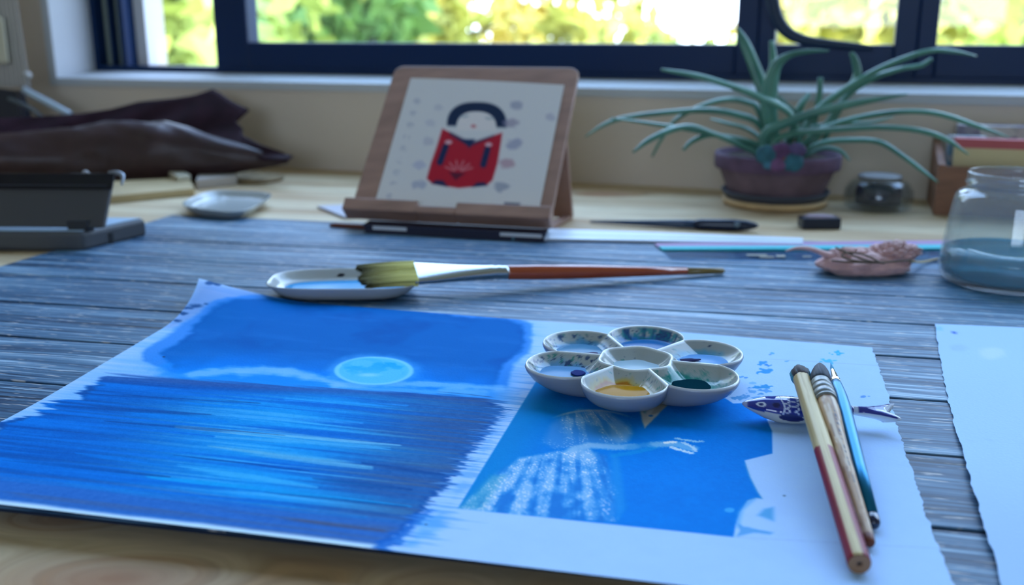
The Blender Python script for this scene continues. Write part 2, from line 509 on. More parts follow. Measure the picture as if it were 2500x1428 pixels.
# ================================================================== desk
def wood_desk():
    m = bpy.data.materials.new('pine_desk'); m.use_nodes = True
    t = m.node_tree; b = t.nodes['Principled BSDF']; N = t.nodes.new; K = t.links.new
    ge = N('ShaderNodeNewGeometry')
    mp = N('ShaderNodeMapping'); mp.inputs['Rotation'].default_value = (0, 0, math.radians(12)); K(ge.outputs['Position'], mp.inputs['Vector'])
    # knots swell the grain around them
    add = None
    for (px, py, rad, amp) in ((150, 1268, .016, .7), (260, 1420, .030, 1.0), (640, 560, .03, .8), (1480, 475, .03, .9), (1060, 1440, .02, .5)):
        p = G(px, py)
        v = N('ShaderNodeVectorMath'); v.operation = 'SUBTRACT'; v.inputs[1].default_value = tuple(p); K(ge.outputs['Position'], v.inputs[0])
        r = N('ShaderNodeMapping'); r.inputs['Rotation'].default_value = (0, 0, math.radians(12)); r.inputs['Scale'].default_value = (.45, 1, 1); K(v.outputs[0], r.inputs['Vector'])
        l = N('ShaderNodeVectorMath'); l.operation = 'LENGTH'; K(r.outputs[0], l.inputs[0])
        mr = N('ShaderNodeMapRange'); mr.interpolation_type = 'SMOOTHSTEP'
        mr.inputs['From Min'].default_value = 0; mr.inputs['From Max'].default_value = rad
        mr.inputs['To Min'].default_value = amp; mr.inputs['To Max'].default_value = 0
        K(l.outputs['Value'], mr.inputs['Value'])
        if add is None: add = mr.outputs[0]
        else:
            a = N('ShaderNodeMath'); a.operation = 'ADD'; K(add, a.inputs[0]); K(mr.outputs[0], a.inputs[1]); add = a.outputs[0]
    sc = N('ShaderNodeVectorMath'); sc.operation = 'MULTIPLY'; sc.inputs[1].default_value = (1.6, 13, 1); K(mp.outputs[0], sc.inputs[0])
    cm = N('ShaderNodeCombineXYZ'); K(add, cm.inputs[1])
    ad = N('ShaderNodeVectorMath'); ad.operation = 'ADD'; K(sc.outputs[0], ad.inputs[0]); K(cm.outputs[0], ad.inputs[1])
    n1 = N('ShaderNodeTexNoise'); n1.inputs['Scale'].default_value = 1.6; n1.inputs['Detail'].default_value = 6; n1.inputs['Distortion'].default_value = .5; K(ad.outputs[0], n1.inputs['Vector'])
    n2 = N('ShaderNodeTexNoise'); n2.inputs['Scale'].default_value = 14; n2.inputs['Detail'].default_value = 4; K(ad.outputs[0], n2.inputs['Vector'])
    r1 = N('ShaderNodeValToRGB'); e = r1.color_ramp.elements
    e[0].position = .34; e[0].color = (.60, .385, .20, 1); e[1].position = .62; e[1].color = (.92, .76, .50, 1)
    K(n1.outputs[0], r1.inputs[0])
    mx = N('ShaderNodeMix'); mx.data_type = 'RGBA'; mx.blend_type = 'MULTIPLY'; mx.inputs[0].default_value = .55
    K(r1.outputs[0], mx.inputs[6]); K(n2.outputs[0], mx.inputs[7])
    mk = N('ShaderNodeMix'); mk.data_type = 'RGBA'; K(mx.outputs[2], mk.inputs[6]); mk.inputs[7].default_value = (.30, .10, .04, 1)
    mm = N('ShaderNodeMath'); mm.operation = 'MULTIPLY'; mm.inputs[1].default_value = .75; K(add, mm.inputs[0])
    K(mm.outputs[0], mk.inputs[0])
    K(mk.outputs[2], b.inputs['Base Color'])
    b.inputs['Roughness'].default_value = .55; b.inputs['Specular IOR Level'].default_value = .15
    bp = N('ShaderNodeBump'); bp.inputs['Strength'].default_value = .12; bp.inputs['Distance'].default_value = .001
    K(n2.outputs[0], bp.inputs['Height']); K(bp.outputs[0], b.inputs['Normal'])
    return m
pine = wood_desk()
TS0, TS1, TD0 = -.80, 1.25, -1.02            # desk reach in the wall frame
desk = thing('desk', 'pale knotty pine desk under the plank mat below the window', 'desk', wf(.2, -.5, ZF))
bevel(part('desktop', *wbox(TS0, TS1, TD0, -.0005, -.032, 0), pine, desk, smooth=False), .002, 2)
for s in (TS0 + .06, TS1 - .06):
    for d in (TD0 + .06, -.06):
        part('leg', *wbox(s - .03, s + .03, d - .03, d + .03, ZF, -.032), pine, desk, smooth=False)

# ================================================================== mat of weathered planks
def plank_mat():
    m = bpy.data.materials.new('weathered_planks'); m.use_nodes = True
    t = m.node_tree; b = t.nodes['Principled BSDF']; N = t.nodes.new; K = t.links.new
    ge = N('ShaderNodeNewGeometry'); oi = N('ShaderNodeObjectInfo')
    mp = N('ShaderNodeMapping'); mp.inputs['Rotation'].default_value = (0, 0, math.radians(11.8)); K(ge.outputs['Position'], mp.inputs['Vector'])
    of = N('ShaderNodeCombineXYZ'); mu = N('ShaderNodeMath'); mu.operation = 'MULTIPLY'; mu.inputs[1].default_value = 13.0
    K(oi.outputs['Random'], mu.inputs[0]); K(mu.outputs[0], of.inputs[0])
    ad = N('ShaderNodeVectorMath'); ad.operation = 'ADD'; K(mp.outputs[0], ad.inputs[0]); K(of.outputs[0], ad.inputs[1])
    # slow waviness of the grain
    nw = N('ShaderNodeTexNoise'); nw.inputs['Scale'].default_value = 6; nw.inputs['Detail'].default_value = 2; K(ad.outputs[0], nw.inputs['Vector'])
    wv = N('ShaderNodeMath'); wv.operation = 'MULTIPLY_ADD'; wv.inputs[1].default_value = .014; wv.inputs[2].default_value = -.007; K(nw.outputs[0], wv.inputs[0])
    wc = N('ShaderNodeCombineXYZ'); K(wv.outputs[0], wc.inputs[1])
    a2 = N('ShaderNodeVectorMath'); a2.operation = 'ADD'; K(ad.outputs[0], a2.inputs[0]); K(wc.outputs[0], a2.inputs[1])
    def st_noise(sx, sy, det):
        s = N('ShaderNodeVectorMath'); s.operation = 'MULTIPLY'; s.inputs[1].default_value = (sx, sy, 1); K(a2.outputs[0], s.inputs[0])
        n = N('ShaderNodeTexNoise'); n.inputs['Scale'].default_value = 1; n.inputs['Detail'].default_value = det; n.inputs['Roughness'].default_value = .6
        K(s.outputs[0], n.inputs['Vector']); return n.outputs[0]
    fine = st_noise(9, 420, 3); mid = st_noise(4, 90, 4); wide = st_noise(3, 14, 3); fleck = st_noise(60, 500, 2)
    r1 = N('ShaderNodeValToRGB'); e = r1.color_ramp.elements
    e[0].position = .36; e[0].color = alb4((12, 28, 52)); e[1].position = .66; e[1].color = alb4((130, 172, 216))
    k1 = e.new(.45); k1.color = alb4((30, 64, 104)); k2 = e.new(.56); k2.color = alb4((62, 104, 148))
    s1 = N('ShaderNodeMath'); s1.operation = 'MULTIPLY_ADD'; s1.inputs[1].default_value = .62; K(fine, s1.inputs[0])
    s2 = N('ShaderNodeMath'); s2.operation = 'MULTIPLY_ADD'; s2.inputs[1].default_value = .48; K(mid, s2.inputs[0])
    s3 = N('ShaderNodeMath'); s3.operation = 'MULTIPLY'; s3.inputs[1].default_value = .22; K(wide, s3.inputs[0])
    K(s3.outputs[0], s2.inputs[2]); K(s2.outputs[0], s1.inputs[2])
    s4 = N('ShaderNodeMath'); s4.operation = 'SUBTRACT'; K(s1.outputs[0], s4.inputs[0]); s4.inputs[1].default_value = .15
    K(s4.outputs[0], r1.inputs[0])
    fr = N('ShaderNodeMapRange'); fr.inputs['From Min'].default_value = .60; fr.inputs['From Max'].default_value = .68; K(fleck, fr.inputs['Value'])
    mf = N('ShaderNodeMath'); mf.operation = 'MULTIPLY'; mf.inputs[1].default_value = .55; K(fr.outputs[0], mf.inputs[0])
    mx = N('ShaderNodeMix'); mx.data_type = 'RGBA'; K(mf.outputs[0], mx.inputs[0]); K(r1.outputs[0], mx.inputs[6]); mx.inputs[7].default_value = alb4((176, 190, 206))
    K(mx.outputs[2], b.inputs['Base Color'])
    b.inputs['Roughness'].default_value = .5
    b.inputs['Specular IOR Level'].default_value = .22
    bp = N('ShaderNodeBump'); bp.inputs['Strength'].default_value = .4; bp.inputs['Distance'].default_value = .0008
    K(s1.outputs[0], bp.inputs['Height']); K(bp.outputs[0], b.inputs['Normal'])
    return m
plank_m = plank_mat()
dark_joint = mat('dark_joint', alb4((18, 34, 62)), .8)
MA = math.radians(-11.8)
MX = np.array([math.cos(MA), math.sin(MA), 0]); MY = np.array([-math.sin(MA), math.cos(MA), 0])
MTL = G(423, 529)                            # back left corner of the mat
pw = []                                      # distances of the plank joints from the back edge, read at the left end
for x, y in ((343, 588), (280, 634), (26, 679), (0, 744), (0, 828), (0, 936)):
    pw.append(float(np.dot(MTL - G(x, y), MY)))
MATLEN = .78
step = (pw[-1] - pw[0]) / 5
joints = [0.0] + [pw[0] + step * k for k in range(0, 10)]
MZ = .0022
def matp(a, b, z):                           # along the planks, towards the camera
    return MTL + MX * (a - b * .06) - MY * b + EZ * z
mend = None
for k, j in enumerate(joints):
    if j > np.dot(MTL - G(0, 1252), MY): mend = np.dot(MTL - G(0, 1252), MY); joints = joints[:k] + [float(mend)]; break
mt = thing('plank_mat', 'desk mat of weathered blue grey planks lying under the papers', 'mat', matp(MATLEN / 2, mend / 2, 0))
part('backing', *hexa([matp(.001, mend - .001, 0), matp(MATLEN, mend - .001, 0), matp(MATLEN, .001, 0), matp(.001, .001, 0),
                       matp(.001, mend - .001, .0011), matp(MATLEN, mend - .001, .0011), matp(MATLEN, .001, .0011), matp(.001, .001, .0011)]), dark_joint, mt, smooth=False)
rs = np.random.RandomState(3)
for a, b in zip(joints[:-1], joints[1:]):
    g = .0013
    z = MZ - .0003 * rs.rand()
    o = part('plank', *hexa([matp(0, b - g, .0004), matp(MATLEN, b - g, .0004), matp(MATLEN, a + g, .0004), matp(0, a + g, .0004),
                             matp(0, b - g, z), matp(MATLEN, b - g, z), matp(MATLEN, a + g, z), matp(0, a + g, z)]), plank_m, mt, smooth=False)
    bevel(o, .0005, 2)

# ================================================================== the large painted sheet
def streak(u, v, fu, fv, seed, octv=3):
    return fbm(u * fu, v * fv, seed, octv)

def paint_colours(px, py, u, v):
    """the picture on the sheet, as colours in daylight; px, py: where the spot shows in the photograph"""
    A_ = 2.2                                    # distances run shorter along the view
    yy = py * A_
    def pl(pts): return [(x, y * A_) for x, y in pts]
    n1 = fbm(u * 14, v * 10, 1); n2 = fbm(u * 60, v * 45, 2); n3 = fbm(u * 220, v * 160, 3, 3)
    dry = streak(u, v, 7, 190, 5); dry2 = streak(u, v, 3.5, 90, 6); dry3 = streak(u, v, 16, 330, 7)
    c = np.zeros(px.shape + (3,)) + np.array([142, 188, 253.])
    c += ((n2 - .5) * 5)[..., None]
    # -------- pale blue wash that runs out to the margins
    wash = pl([(440, 705), (600, 700), (1310, 782), (1318, 830), (1300, 905), (1240, 1000), (1180, 1120), (1105, 1255), (1040, 1310), (930, 1345), (600, 1305), (-420, 1190), (-200, 1060), (60, 985), (240, 880), (420, 770)])
    sd = sdpoly(wash, px, yy) + (dry - .5) * 130
    c = mixc(c, (92, 164, 246), sm(25, -75, sd) * .72 * (.35 + .9 * dry2) * (1 - .6 * sm(980, 1080, px) * sm(950, 1050, py)))
    # -------- violet blue band along the top margin
    top = pl([(500, 690), (620, 705), (1000, 750), (1280, 785), (1270, 800), (900, 760), (620, 735), (480, 770), (410, 800), (455, 745)])
    c = mixc(c, (92, 136, 214), sm(18, -22, sdpoly(top, px, yy) + (n1 - .5) * 40) * .6)
    # ragged dark marks at the curled corner
    for mx_, my_, ra in ((515, 690, 12), (478, 747, 16), (462, 752, 12), (505, 742, 6), (432, 783, 12), (450, 765, 9), (530, 696, 7)):
        d = np.hypot((px - mx_) / 1.6, (yy - my_ * A_)) + (n2 - .5) * 22
        c = mixc(c, (18, 62, 128), sm(ra, ra * .3, d) * .8)
    # -------- outer lighter blob of the sky
    ob = pl([(352, 862), (400, 820), (460, 786), (520, 742), (610, 716), (760, 716), (1000, 748), (1240, 772), (1302, 792), (1308, 815), (1295, 850), (1265, 890), (1240, 950), (1100, 955), (600, 925), (420, 908), (352, 880)])
    sd = sdpoly(ob, px, yy) + (n1 - .5) * 40 + (n2 - .5) * 14
    c = mixc(c, (46, 126, 230), sm(8, -10, sd) * .92)
    # -------- the sky
    sk = pl([(398, 862), (440, 826), (475, 795), (520, 757), (580, 733), (660, 724), (770, 724), (880, 740), (1000, 754), (1120, 768), (1215, 778), (1272, 793), (1288, 812), (1278, 848), (1250, 880), (1225, 905), (1212, 955), (1100, 958), (900, 950), (600, 930), (430, 900)])
    sd = sdpoly(sk, px, yy) + (n1 - .5) * 46 + (n2 - .5) * 16
    deep = np.zeros(px.shape + (3,)) + np.array([5, 93, 188.])
    deep = mixc(deep, (1, 76, 168), sm(.45, .75, n1) * .6)
    deep = mixc(deep, (24, 104, 200), sm(.5, .8, fbm(u * 9, v * 22, 11)) * .5)
    m = sm(10, -14, sd)
    c = c * (1 - m[..., None]) + deep * m[..., None]
    c = mixc(c, (2, 74, 172), sm(16, 0, np.abs(sd + 10)) * m * .15)
    yh = 918 + .0606 * (px - 285)               # sea line
    hz = sm(-95, -28, py - yh + (n1 - .5) * 55) * sm(330, 470, px + (n2 - .5) * 60) * sm(1300, 1130, px) * sm(14, 2, py - yh)
    c = mixc(c, (4, 118, 236), hz * .9)
    c = mixc(c, (30, 140, 242), sm(-48, -12, py - yh + (n1 - .5) * 40) * sm(360, 520, px) * sm(1240, 900, px) * sm(14, 2, py - yh) * .55)
    lf = sm(0, 55, py - 862) * sm(560, 380, px) * sm(.4, .65, n1) * sm(300, 360, px) * sm(10, -30, py - yh)
    c = mixc(c, (0, 138, 240), lf * .8)
    # clouds and moon
    for pts, w, a in ((((470, 914), (560, 905), (640, 901), (710, 908), (770, 922), (830, 938)), 13, .8), (((590, 912), (680, 908), (740, 920)), 12, .5),
                      (((820, 940), (960, 936), (1100, 940), (1220, 948)), 12, .75), (((880, 948), (1020, 955), (1180, 962)), 11, .45), (((1080, 953), (1180, 955)), 10, .5)):
        d = sdline(pl(pts), px, yy)
        c = mixc(c, (104, 176, 250), sm(w * A_, w * .3, d + (n2 - .5) * 22 + (dry - .5) * 10) * a)
    d = np.hypot((px - 913) / 98., (py - 905) / 35.)
    c = mixc(c, (60, 150, 244), sm(1.35, .95, d + (n2 - .5) * .25) * .6)
    c = mixc(c, (72, 178, 248), sm(1.03, .93, d + (n2 - .5) * .06) * .95)
    c = mixc(c, (128, 200, 252), sm(.10, .02, np.abs(d - .93)) * .5)
    c = mixc(c, (18, 150, 238), sm(.52, .66, fbm(u * 45, v * 30, 21)) * sm(.86, .7, d) * sm(10, -30, py - 915) * .9)
    c = mixc(c, (130, 202, 252), sm(.6, .1, np.hypot((px - 900) / 70, (py - 915) / 12.)) * .6)
    c = mixc(c, (44, 160, 244), sm(.30, .18, np.abs(np.hypot((px - 885) / 45., (py - 888) / 14.) - .9)) * sm(1, .85, d) * .45)
    # -------- the sea
    sea = pl([(262, 917), (300, 917), (700, 941), (1000, 960), (1190, 972), (1228, 988), (1236, 1000), (1205, 1040), (1165, 1090), (1128, 1140), (1090, 1190), (1030, 1255), (985, 1300), (915, 1342), (600, 1300), (-420, 1178), (-330, 1130), (-80, 1060), (0, 1040), (20, 1032), (120, 1000), (105, 985), (190, 968), (175, 955), (230, 938)])
    edge = (dry3 - .5) * 60 * sm(900, 1050, px) + (dry2 - .5) * 60 * sm(420, 120, px) + (dry - .5) * 24
    sd = sdpoly(sea, px, yy) + edge
    ms = sm(7, -9, sd)
    s = np.zeros(px.shape + (3,)) + np.array([4, 100, 208.])
    st1 = streak(u, v, 2.6, 46, 31); st2 = streak(u, v, 4.5, 120, 32); st3 = streak(u, v, 9, 300, 33)
    s = mixc(s, (4, 78, 176), sm(.48, .7, st1) * .7)
    s = mixc(s, (6, 112, 224), sm(.5, .3, st2) * .55)
    s = mixc(s, (14, 66, 150), sm(.56, .72, st2) * .5)
    s = mixc(s, (44, 86, 164), sm(22, 4, py - yh) * .75)            # grey rim below the sea line
    gx = sm(760, 1120, px + (py - 1000) * .9 + (st1 - .5) * 260)
    s = mixc(s, (40, 84, 152), gx * .8 * (.5 + st3))
    s = mixc(s, (62, 84, 128), gx * sm(.5, .68, st2) * .6)
    # light on the water
    cxm = 720 - (py - 960) * .35
    lt = np.exp(-((px - cxm) / 300.) ** 2) * sm(945, 985, py) * sm(1300, 1200, py - (px - 600) * .11)
    s = mixc(s, (16, 140, 232), lt * sm(.38, .60, st1 + (st2 - .5) * .5) * .95)
    s = mixc(s, (70, 168, 240), lt * sm(.55, .75, st2) * .6)
    for (x0, y0, x1, y1, w, col, a) in ((420, 1040, 985, 1087, 7, (92, 170, 226), .85), (520, 1066, 960, 1092, 5, (60, 160, 232), .7), (500, 1087, 915, 1142, 9, (84, 164, 220), .8),
                                    (430, 1136, 780, 1190, 7, (60, 168, 238), .65), (350, 1162, 1010, 1236, 6, (10, 148, 232), .8), (520, 1012, 890, 1034, 6, (50, 152, 236), .6),
                                    (690, 973, 1000, 992, 4, (30, 144, 240), .8), (150, 1178, 640, 1250, 7, (0, 140, 236), .85), (580, 1225, 900, 1262, 6, (0, 142, 230), .7), (0, 1168, 300, 1195, 7, (0, 120, 228), .6),
                                    (300, 1010, 560, 1030, 5, (0, 118, 226), .6), (180, 1105, 420, 1140, 6, (0, 120, 230), .55), (450, 985, 700, 1000, 4, (0, 122, 232), .6), (640, 1100, 800, 1118, 6, (40, 150, 232), .5)):
        t = np.clip((px - x0) / (x1 - x0), 0, 1)
        d = np.abs(py - (y0 + (y1 - y0) * t)) + (st3 - .5) * 10 + (st2 - .5) * 8
        s = mixc(s, col, sm(w, w * .2, d / (.25 + 1.1 * np.sin(np.pi * t) ** .7 + 1e-3)) * a * sm(0, .02, t) * sm(1, .98, t))
    for (x0, y0, x1, y1, w) in ((130, 990, 520, 1012, 5), (250, 1028, 700, 1062, 4), (200, 960, 640, 985, 4), (760, 1168, 1010, 1196, 8), (620, 1200, 1000, 1238, 4), (880, 1130, 1090, 1160, 6), (0, 1120, 420, 1165, 5), (420, 1110, 760, 1150, 3), (340, 1215, 700, 1262, 5), (560, 1255, 880, 1292, 6)):
        t = np.clip((px - x0) / (x1 - x0), 0, 1)
        d = np.abs(py - (y0 + (y1 - y0) * t)) + (st3 - .5) * 8
        s = mixc(s, (10, 62, 140), sm(w, 0, d / (.3 + np.sin(np.pi * t))) * .6 * sm(0, .02, t) * sm(1, .98, t))
    yb = 1232 + .1187 * px
    s = mixc(s, (40, 98, 190), sm(-95, -55, py - yb + (st2 - .5) * 40) * .85)
    s = mixc(s, (62, 92, 148), sm(.55, .7, st2) * sm(-95, -55, py - yb) * .5)
    t = np.clip((px - 660) / 300, 0, 1)
    s = mixc(s, (70, 72, 96), sm(5, 1, np.abs(py - (1262 + 36 * t)) + (st3 - .5) * 6) * sm(0, .3, t) * sm(1, .9, t) * .6)
    s += ((n3 - .5) * 12)[..., None]
    c = c * (1 - ms[..., None]) + s * ms[..., None]
    c = mixc(c, (16, 74, 164), sm(16, 2, np.abs(sd + 8)) * ms * sm(900, 1000, px) * .6)
    c = mixc(c, (16, 70, 150), sm(20, 2, np.abs(sd + 6)) * ms * sm(330, 260, px) * sm(.45, .6, n1) * .8)
    # unpainted line along the near edge
    c = mixc(c, (170, 212, 253), sm(-17, -5, py - yb + (n1 - .5) * 6) * sm(1000, 900, px))
    # corner of dark paint reaching the near edge
    cn = pl([(905, 1337), (960, 1300), (1010, 1255), (1060, 1240), (1040, 1272), (990, 1318), (960, 1337), (930, 1345)])
    c = mixc(c, (18, 92, 196), sm(8, -6, sdpoly(cn, px, yy) + (dry3 - .5) * 60) * .85)
    # dry strokes to the right of the sea
    rb = pl([(1230, 985), (1260, 950), (1300, 930), (1230, 1030), (1120, 1235), (1060, 1320), (985, 1330), (1100, 1200), (1180, 1080)])
    c = mixc(c, (66, 142, 232), sm(20, -10, sdpoly(rb, px, yy) + (dry3 - .5) * 190 + (dry - .5) * 120 + 14) * .55)
    rb2 = pl([(1020, 1270), (1075, 1258), (1085, 1290), (1060, 1310), (1000, 1330)])
    c = mixc(c, (58, 146, 230), sm(15, -10, sdpoly(rb2, px, yy) + (dry3 - .5) * 60) * .4)
    # -------- the blue picture on the right
    pic = [(1345, 872), (1310, 929), (1117, 1242), (1300, 1260), (1791, 1311), (1796, 1282), (1806, 1250), (1826, 1222), (1846, 1216), (1862, 1218), (1850, 1200), (1832, 1165), (1818, 1124), (1850, 1116), (1886, 1107), (1885, 1052), (1879, 1040), (1871, 1020), (1850, 1000), (1812, 984), (1790, 985), (1772, 973), (1745, 967), (1700, 920), (1600, 880)]
    sd = sdpoly(pl(pic), px, yy)
    mp_ = sm(2.5, -2.5, sd)
    p = np.zeros(px.shape + (3,)) + np.array([1, 112, 219.])
    p = mixc(p, (2, 119, 228), sm(.4, .7, n1) * .5)
    p += ((n3 - .5) * 9)[..., None]
    p = mixc(p, (6, 124, 200), sm(1290, 1150, px - (1242 - py) * .55) * .6)
    dn = vnoise(px / 2.6, py / 1.7, 41); dn2 = fbm(px / 26, py / 30, 42)
    folds = fbm((px - 1385) / (py - 985 + 60) * 15, py / 160, 43, 3) * .55 + fbm(px / 34, py / 20, 44, 4) * .45
    def sft(poly, soft, amp=0): return sm(soft, -soft, sdpoly(pl(poly), px, yy) + (dn2 - .5) * amp)
    hair = [(1332, 1062), (1345, 1035), (1375, 1012), (1420, 1000), (1470, 1000), (1500, 1016), (1530, 1035), (1543, 1060), (1528, 1080), (1490, 1088), (1430, 1095), (1350, 1095), (1330, 1082)]
    hm = sft(hair, 14, 12)
    p = mixc(p, (54, 132, 218), hm * .75)
    p = mixc(p, (126, 176, 226), hm * sm(.40, .62, folds) * sm(1100, 1010, py) * sm(1345, 1400, px) * .7)
    p = mixc(p, (178, 196, 222), sm(9, 1, np.abs(np.hypot((px - 1447) / 1.0, (yy - 1060 * A_)) - 128)) * sm(1025, 1005, py) * .5)
    p = mixc(p, (148, 186, 226), sft([(1490, 1012), (1515, 1025), (1540, 1052), (1536, 1075), (1510, 1084), (1490, 1070)], 12) * .35)
    dress = [(1118, 1243), (1170, 1200), (1220, 1150), (1272, 1118), (1330, 1108), (1380, 1100), (1440, 1098), (1480, 1112), (1492, 1150), (1500, 1210), (1506, 1275), (1300, 1260), (1160, 1247)]
    dm = sft(dress, 12, 14)
    p = mixc(p, (46, 132, 220), dm * .8)
    p = mixc(p, (120, 176, 236), dm * sm(.36, .62, folds) * .85 * sm(1500, 1420, px + (py - 1200) * .1))
    p = mixc(p, (20, 100, 200), dm * sm(.45, .28, folds) * .6)
    p = mixc(p, (60, 150, 190), sft([(1120, 1242), (1200, 1160), (1235, 1160), (1180, 1244)], 15) * .5)
    p = mixc(p, (40, 140, 222), sft([(1490, 1105), (1512, 1120), (1528, 1240), (1508, 1272), (1496, 1180)], 10) * .5)
    spk = sm(.66, .88, dn) * np.clip(dm * sm(.34, .6, folds) + hm * .6 * sm(.4, .6, folds), 0, 1)
    p = mixc(p, (206, 222, 246), spk * .85)
    for pts, w, a, col in (((((1398, 1098)), (1440, 1087), (1500, 1092), (1545, 1090)), 22, .75, (132, 184, 236)), (((1540, 1092), (1590, 1084), (1635, 1082)), 20, .7, (48, 140, 222)),
                           (((1500, 1112), (1560, 1102), (1600, 1092)), 14, .55, (20, 140, 220)),
                           (((1600, 1085), (1650, 1084), (1690, 1095)), 22, .7, (120, 180, 234)), (((1622, 1081), (1648, 1079)), 8, .9, (222, 234, 250)), (((1650, 1070), (1700, 1078), (1714, 1077)), 6, .8, (150, 200, 240)),
                           (((1640, 1092), (1672, 1102), (1690, 1106)), 8, .8, (214, 230, 250)), (((1668, 1080), (1690, 1090), (1698, 1100)), 7, .7, (190, 216, 246)), (((1400, 1092), (1410, 1106), (1440, 1112)), 12, .4, (120, 176, 234))):
        d = sdline(pl(pts), px, yy) + (dn - .5) * 7
        p = mixc(p, col, sm(w, w * .3, d) * a)
    tri = [(1574, 1046), (1566, 1020), (1562, 1000), (1600, 985), (1612, 976), (1648, 974), (1612, 1005)]
    p = mixc(p, (176, 190, 196), sft(tri, 4, 6) * .92)
    p = mixc(p, (120, 130, 128), sft([(1612, 976), (1648, 974), (1612, 1005), (1590, 1012)], 5, 8) * .6)
    p = mixc(p, (30, 120, 160), sft([(1560, 998), (1585, 990), (1575, 1010)], 4) * .5)
    p = mixc(p, (30, 110, 196), sm(8, 3, np.hypot(px - 1589, yy - 1015 * A_)) * .8)
    p = mixc(p, (60, 160, 238), sm(15, 10, np.hypot((px - 1781), (yy - 1245 * A_)) + 0 * px) * .8)
    c = c * (1 - mp_[..., None]) + p * mp_[..., None]
    # torn pale fringe and fan of the right border
    c = mixc(c, (128, 172, 204), sm(7, 1, np.abs(sd)) * sm(1790, 1800, px) * sm(1120, 1140, py) * sm(1240, 1215, py) * .3)
    fan = [(1890, 1300), (1870, 1296), (1840, 1290), (1815, 1285), (1800, 1275), (1806, 1296), (1795, 1310), (1793, 1313), (1840, 1300), (1880, 1305)]
    c = mixc(c, (60, 140, 222), sft(fan, 4, 8) * .75)
    c = mixc(c, (44, 136, 214), sft([(1888, 1238), (1889, 1272), (1872, 1266), (1850, 1258), (1866, 1242)], 10) * .7)
    c = mixc(c, (64, 148, 228), sft([(1800, 1250), (1826, 1222), (1850, 1214), (1838, 1225), (1815, 1245), (1806, 1280), (1798, 1290)], 8) * .6)
    # drops on the bare paper
    rs = np.random.RandomState(12)
    spots = [(1862, 885, 11, (40, 130, 222)), (1872, 892, 7, (40, 120, 214)), (1865, 906, 14, (36, 130, 216)), (1808, 919, 6, (70, 140, 220)), (1820, 922, 5, (60, 130, 214)), (1858, 944, 17, (34, 128, 210)), (1870, 953, 12, (70, 140, 220)),
             (1835, 957, 9, (80, 150, 226)), (1857, 962, 6, (50, 130, 210)), (1876, 970, 8, (40, 130, 220)), (1841, 935, 7, (100, 164, 240)), (1830, 948, 5, (110, 166, 240)), (1920, 881, 5, (80, 150, 226)), (2022, 881, 15, (60, 168, 236)),
             (2042, 862, 11, (40, 158, 230)), (2113, 968, 7, (70, 130, 214)), (1884, 862, 5, (70, 150, 230)), (1792, 940, 6, (80, 140, 220)), (1880, 866, 3, (60, 120, 210)), (1820, 968, 9, (70, 140, 220)), (1850, 972, 8, (80, 150, 226)), (1800, 972, 10, (60, 136, 216))]
    for x, y, ra, col in spots:
        d = np.hypot((px - x) / 1.25, (yy - y * A_)) + (vnoise(px / 7 + x, py / 3.5 + y, 51) - .5) * ra * 1.6
        c = mixc(c, col, sm(ra, ra * .75, d) * .85 * (1 - mp_))
    for x, y in ((400, 871), (186, 905), (1040, 1280), (1915, 1210), (1300, 905)):
        c = mixc(c, (24, 44, 80), sm(5, 2, np.hypot(px - x, (yy - y * A_))) * .8)
    # faint ruled pencil lines
    d = np.abs(py - (1311 + .055 * (px - 1790))); c = mixc(c, (112, 146, 206), sm(1.6, .4, d) * sm(1790, 1800, px) * .35)
    d = np.abs(py - (871 + .06 * (px - 1790))); c = mixc(c, (112, 146, 206), sm(1.4, .3, d) * sm(1860, 1900, px) * .3)
    return np.clip(c, 2, 255)

paper_m = mat('watercolour_paper', (1, 1, 1), .8, vcol=True, bump=.10, bscale=900, spec=.03)
nu, nv = 800, 540
SZ0 = MZ + .0004
qs = [G(531, 722, SZ0), G(2130, 848, SZ0), G(2359, 1512, .008), G(-347, 1191, .0105)]
uu, vv = np.meshgrid(np.linspace(0, 1, nu), np.linspace(0, 1, nv))
Pq = quadmap(qs, uu, vv)
# curled corner at the back left, lifted near edge, slight cockle
dcor = np.hypot(uu * .43, vv * .30)
z = SZ0 + .0125 * np.clip(1 - dcor / .075, 0, 1) ** 1.7
z += (.0079 - .0024 * uu) * np.clip((vv - .60) / .40, 0, 1) ** 1.8
z += .0011 * (fbm(uu * 3.2, vv * 2.6, 61, 2) - .2) * sm(0, .3, uu) * sm(.98, .8, uu) * sm(0, .15, vv) * (1 - .0 * vv) * sm(.80, .35, uu)
Pq[..., 2] = z
Pq[..., 0] += -.012 * np.clip(1 - dcor / .075, 0, 1) ** 2
# deckled right edge
Pq[..., 0] += (fbm(vv * 60, vv * 0, 63, 2) - .5) * .0022 * sm(.985, 1, uu)
px, py = proj(Pq)
SHX, SHY, SHZ = px, py, Pq[..., 2]
def sheet_z(x, y):
    k = np.argmin((SHX - x) ** 2 + (SHY - y) ** 2)
    return float(SHZ.ravel()[k])
cc = alb(paint_colours(px, py, uu, vv))
sheet = part('painted_sheet', Pq.reshape(-1, 3), grid_faces(nu, nv), paper_m, None, col=cc.reshape(-1, 3), loc=G(1200, 1000, MZ),
             label='large white sheet painted with a blue moonlit sea and a blue dancing figure', cat='painting')

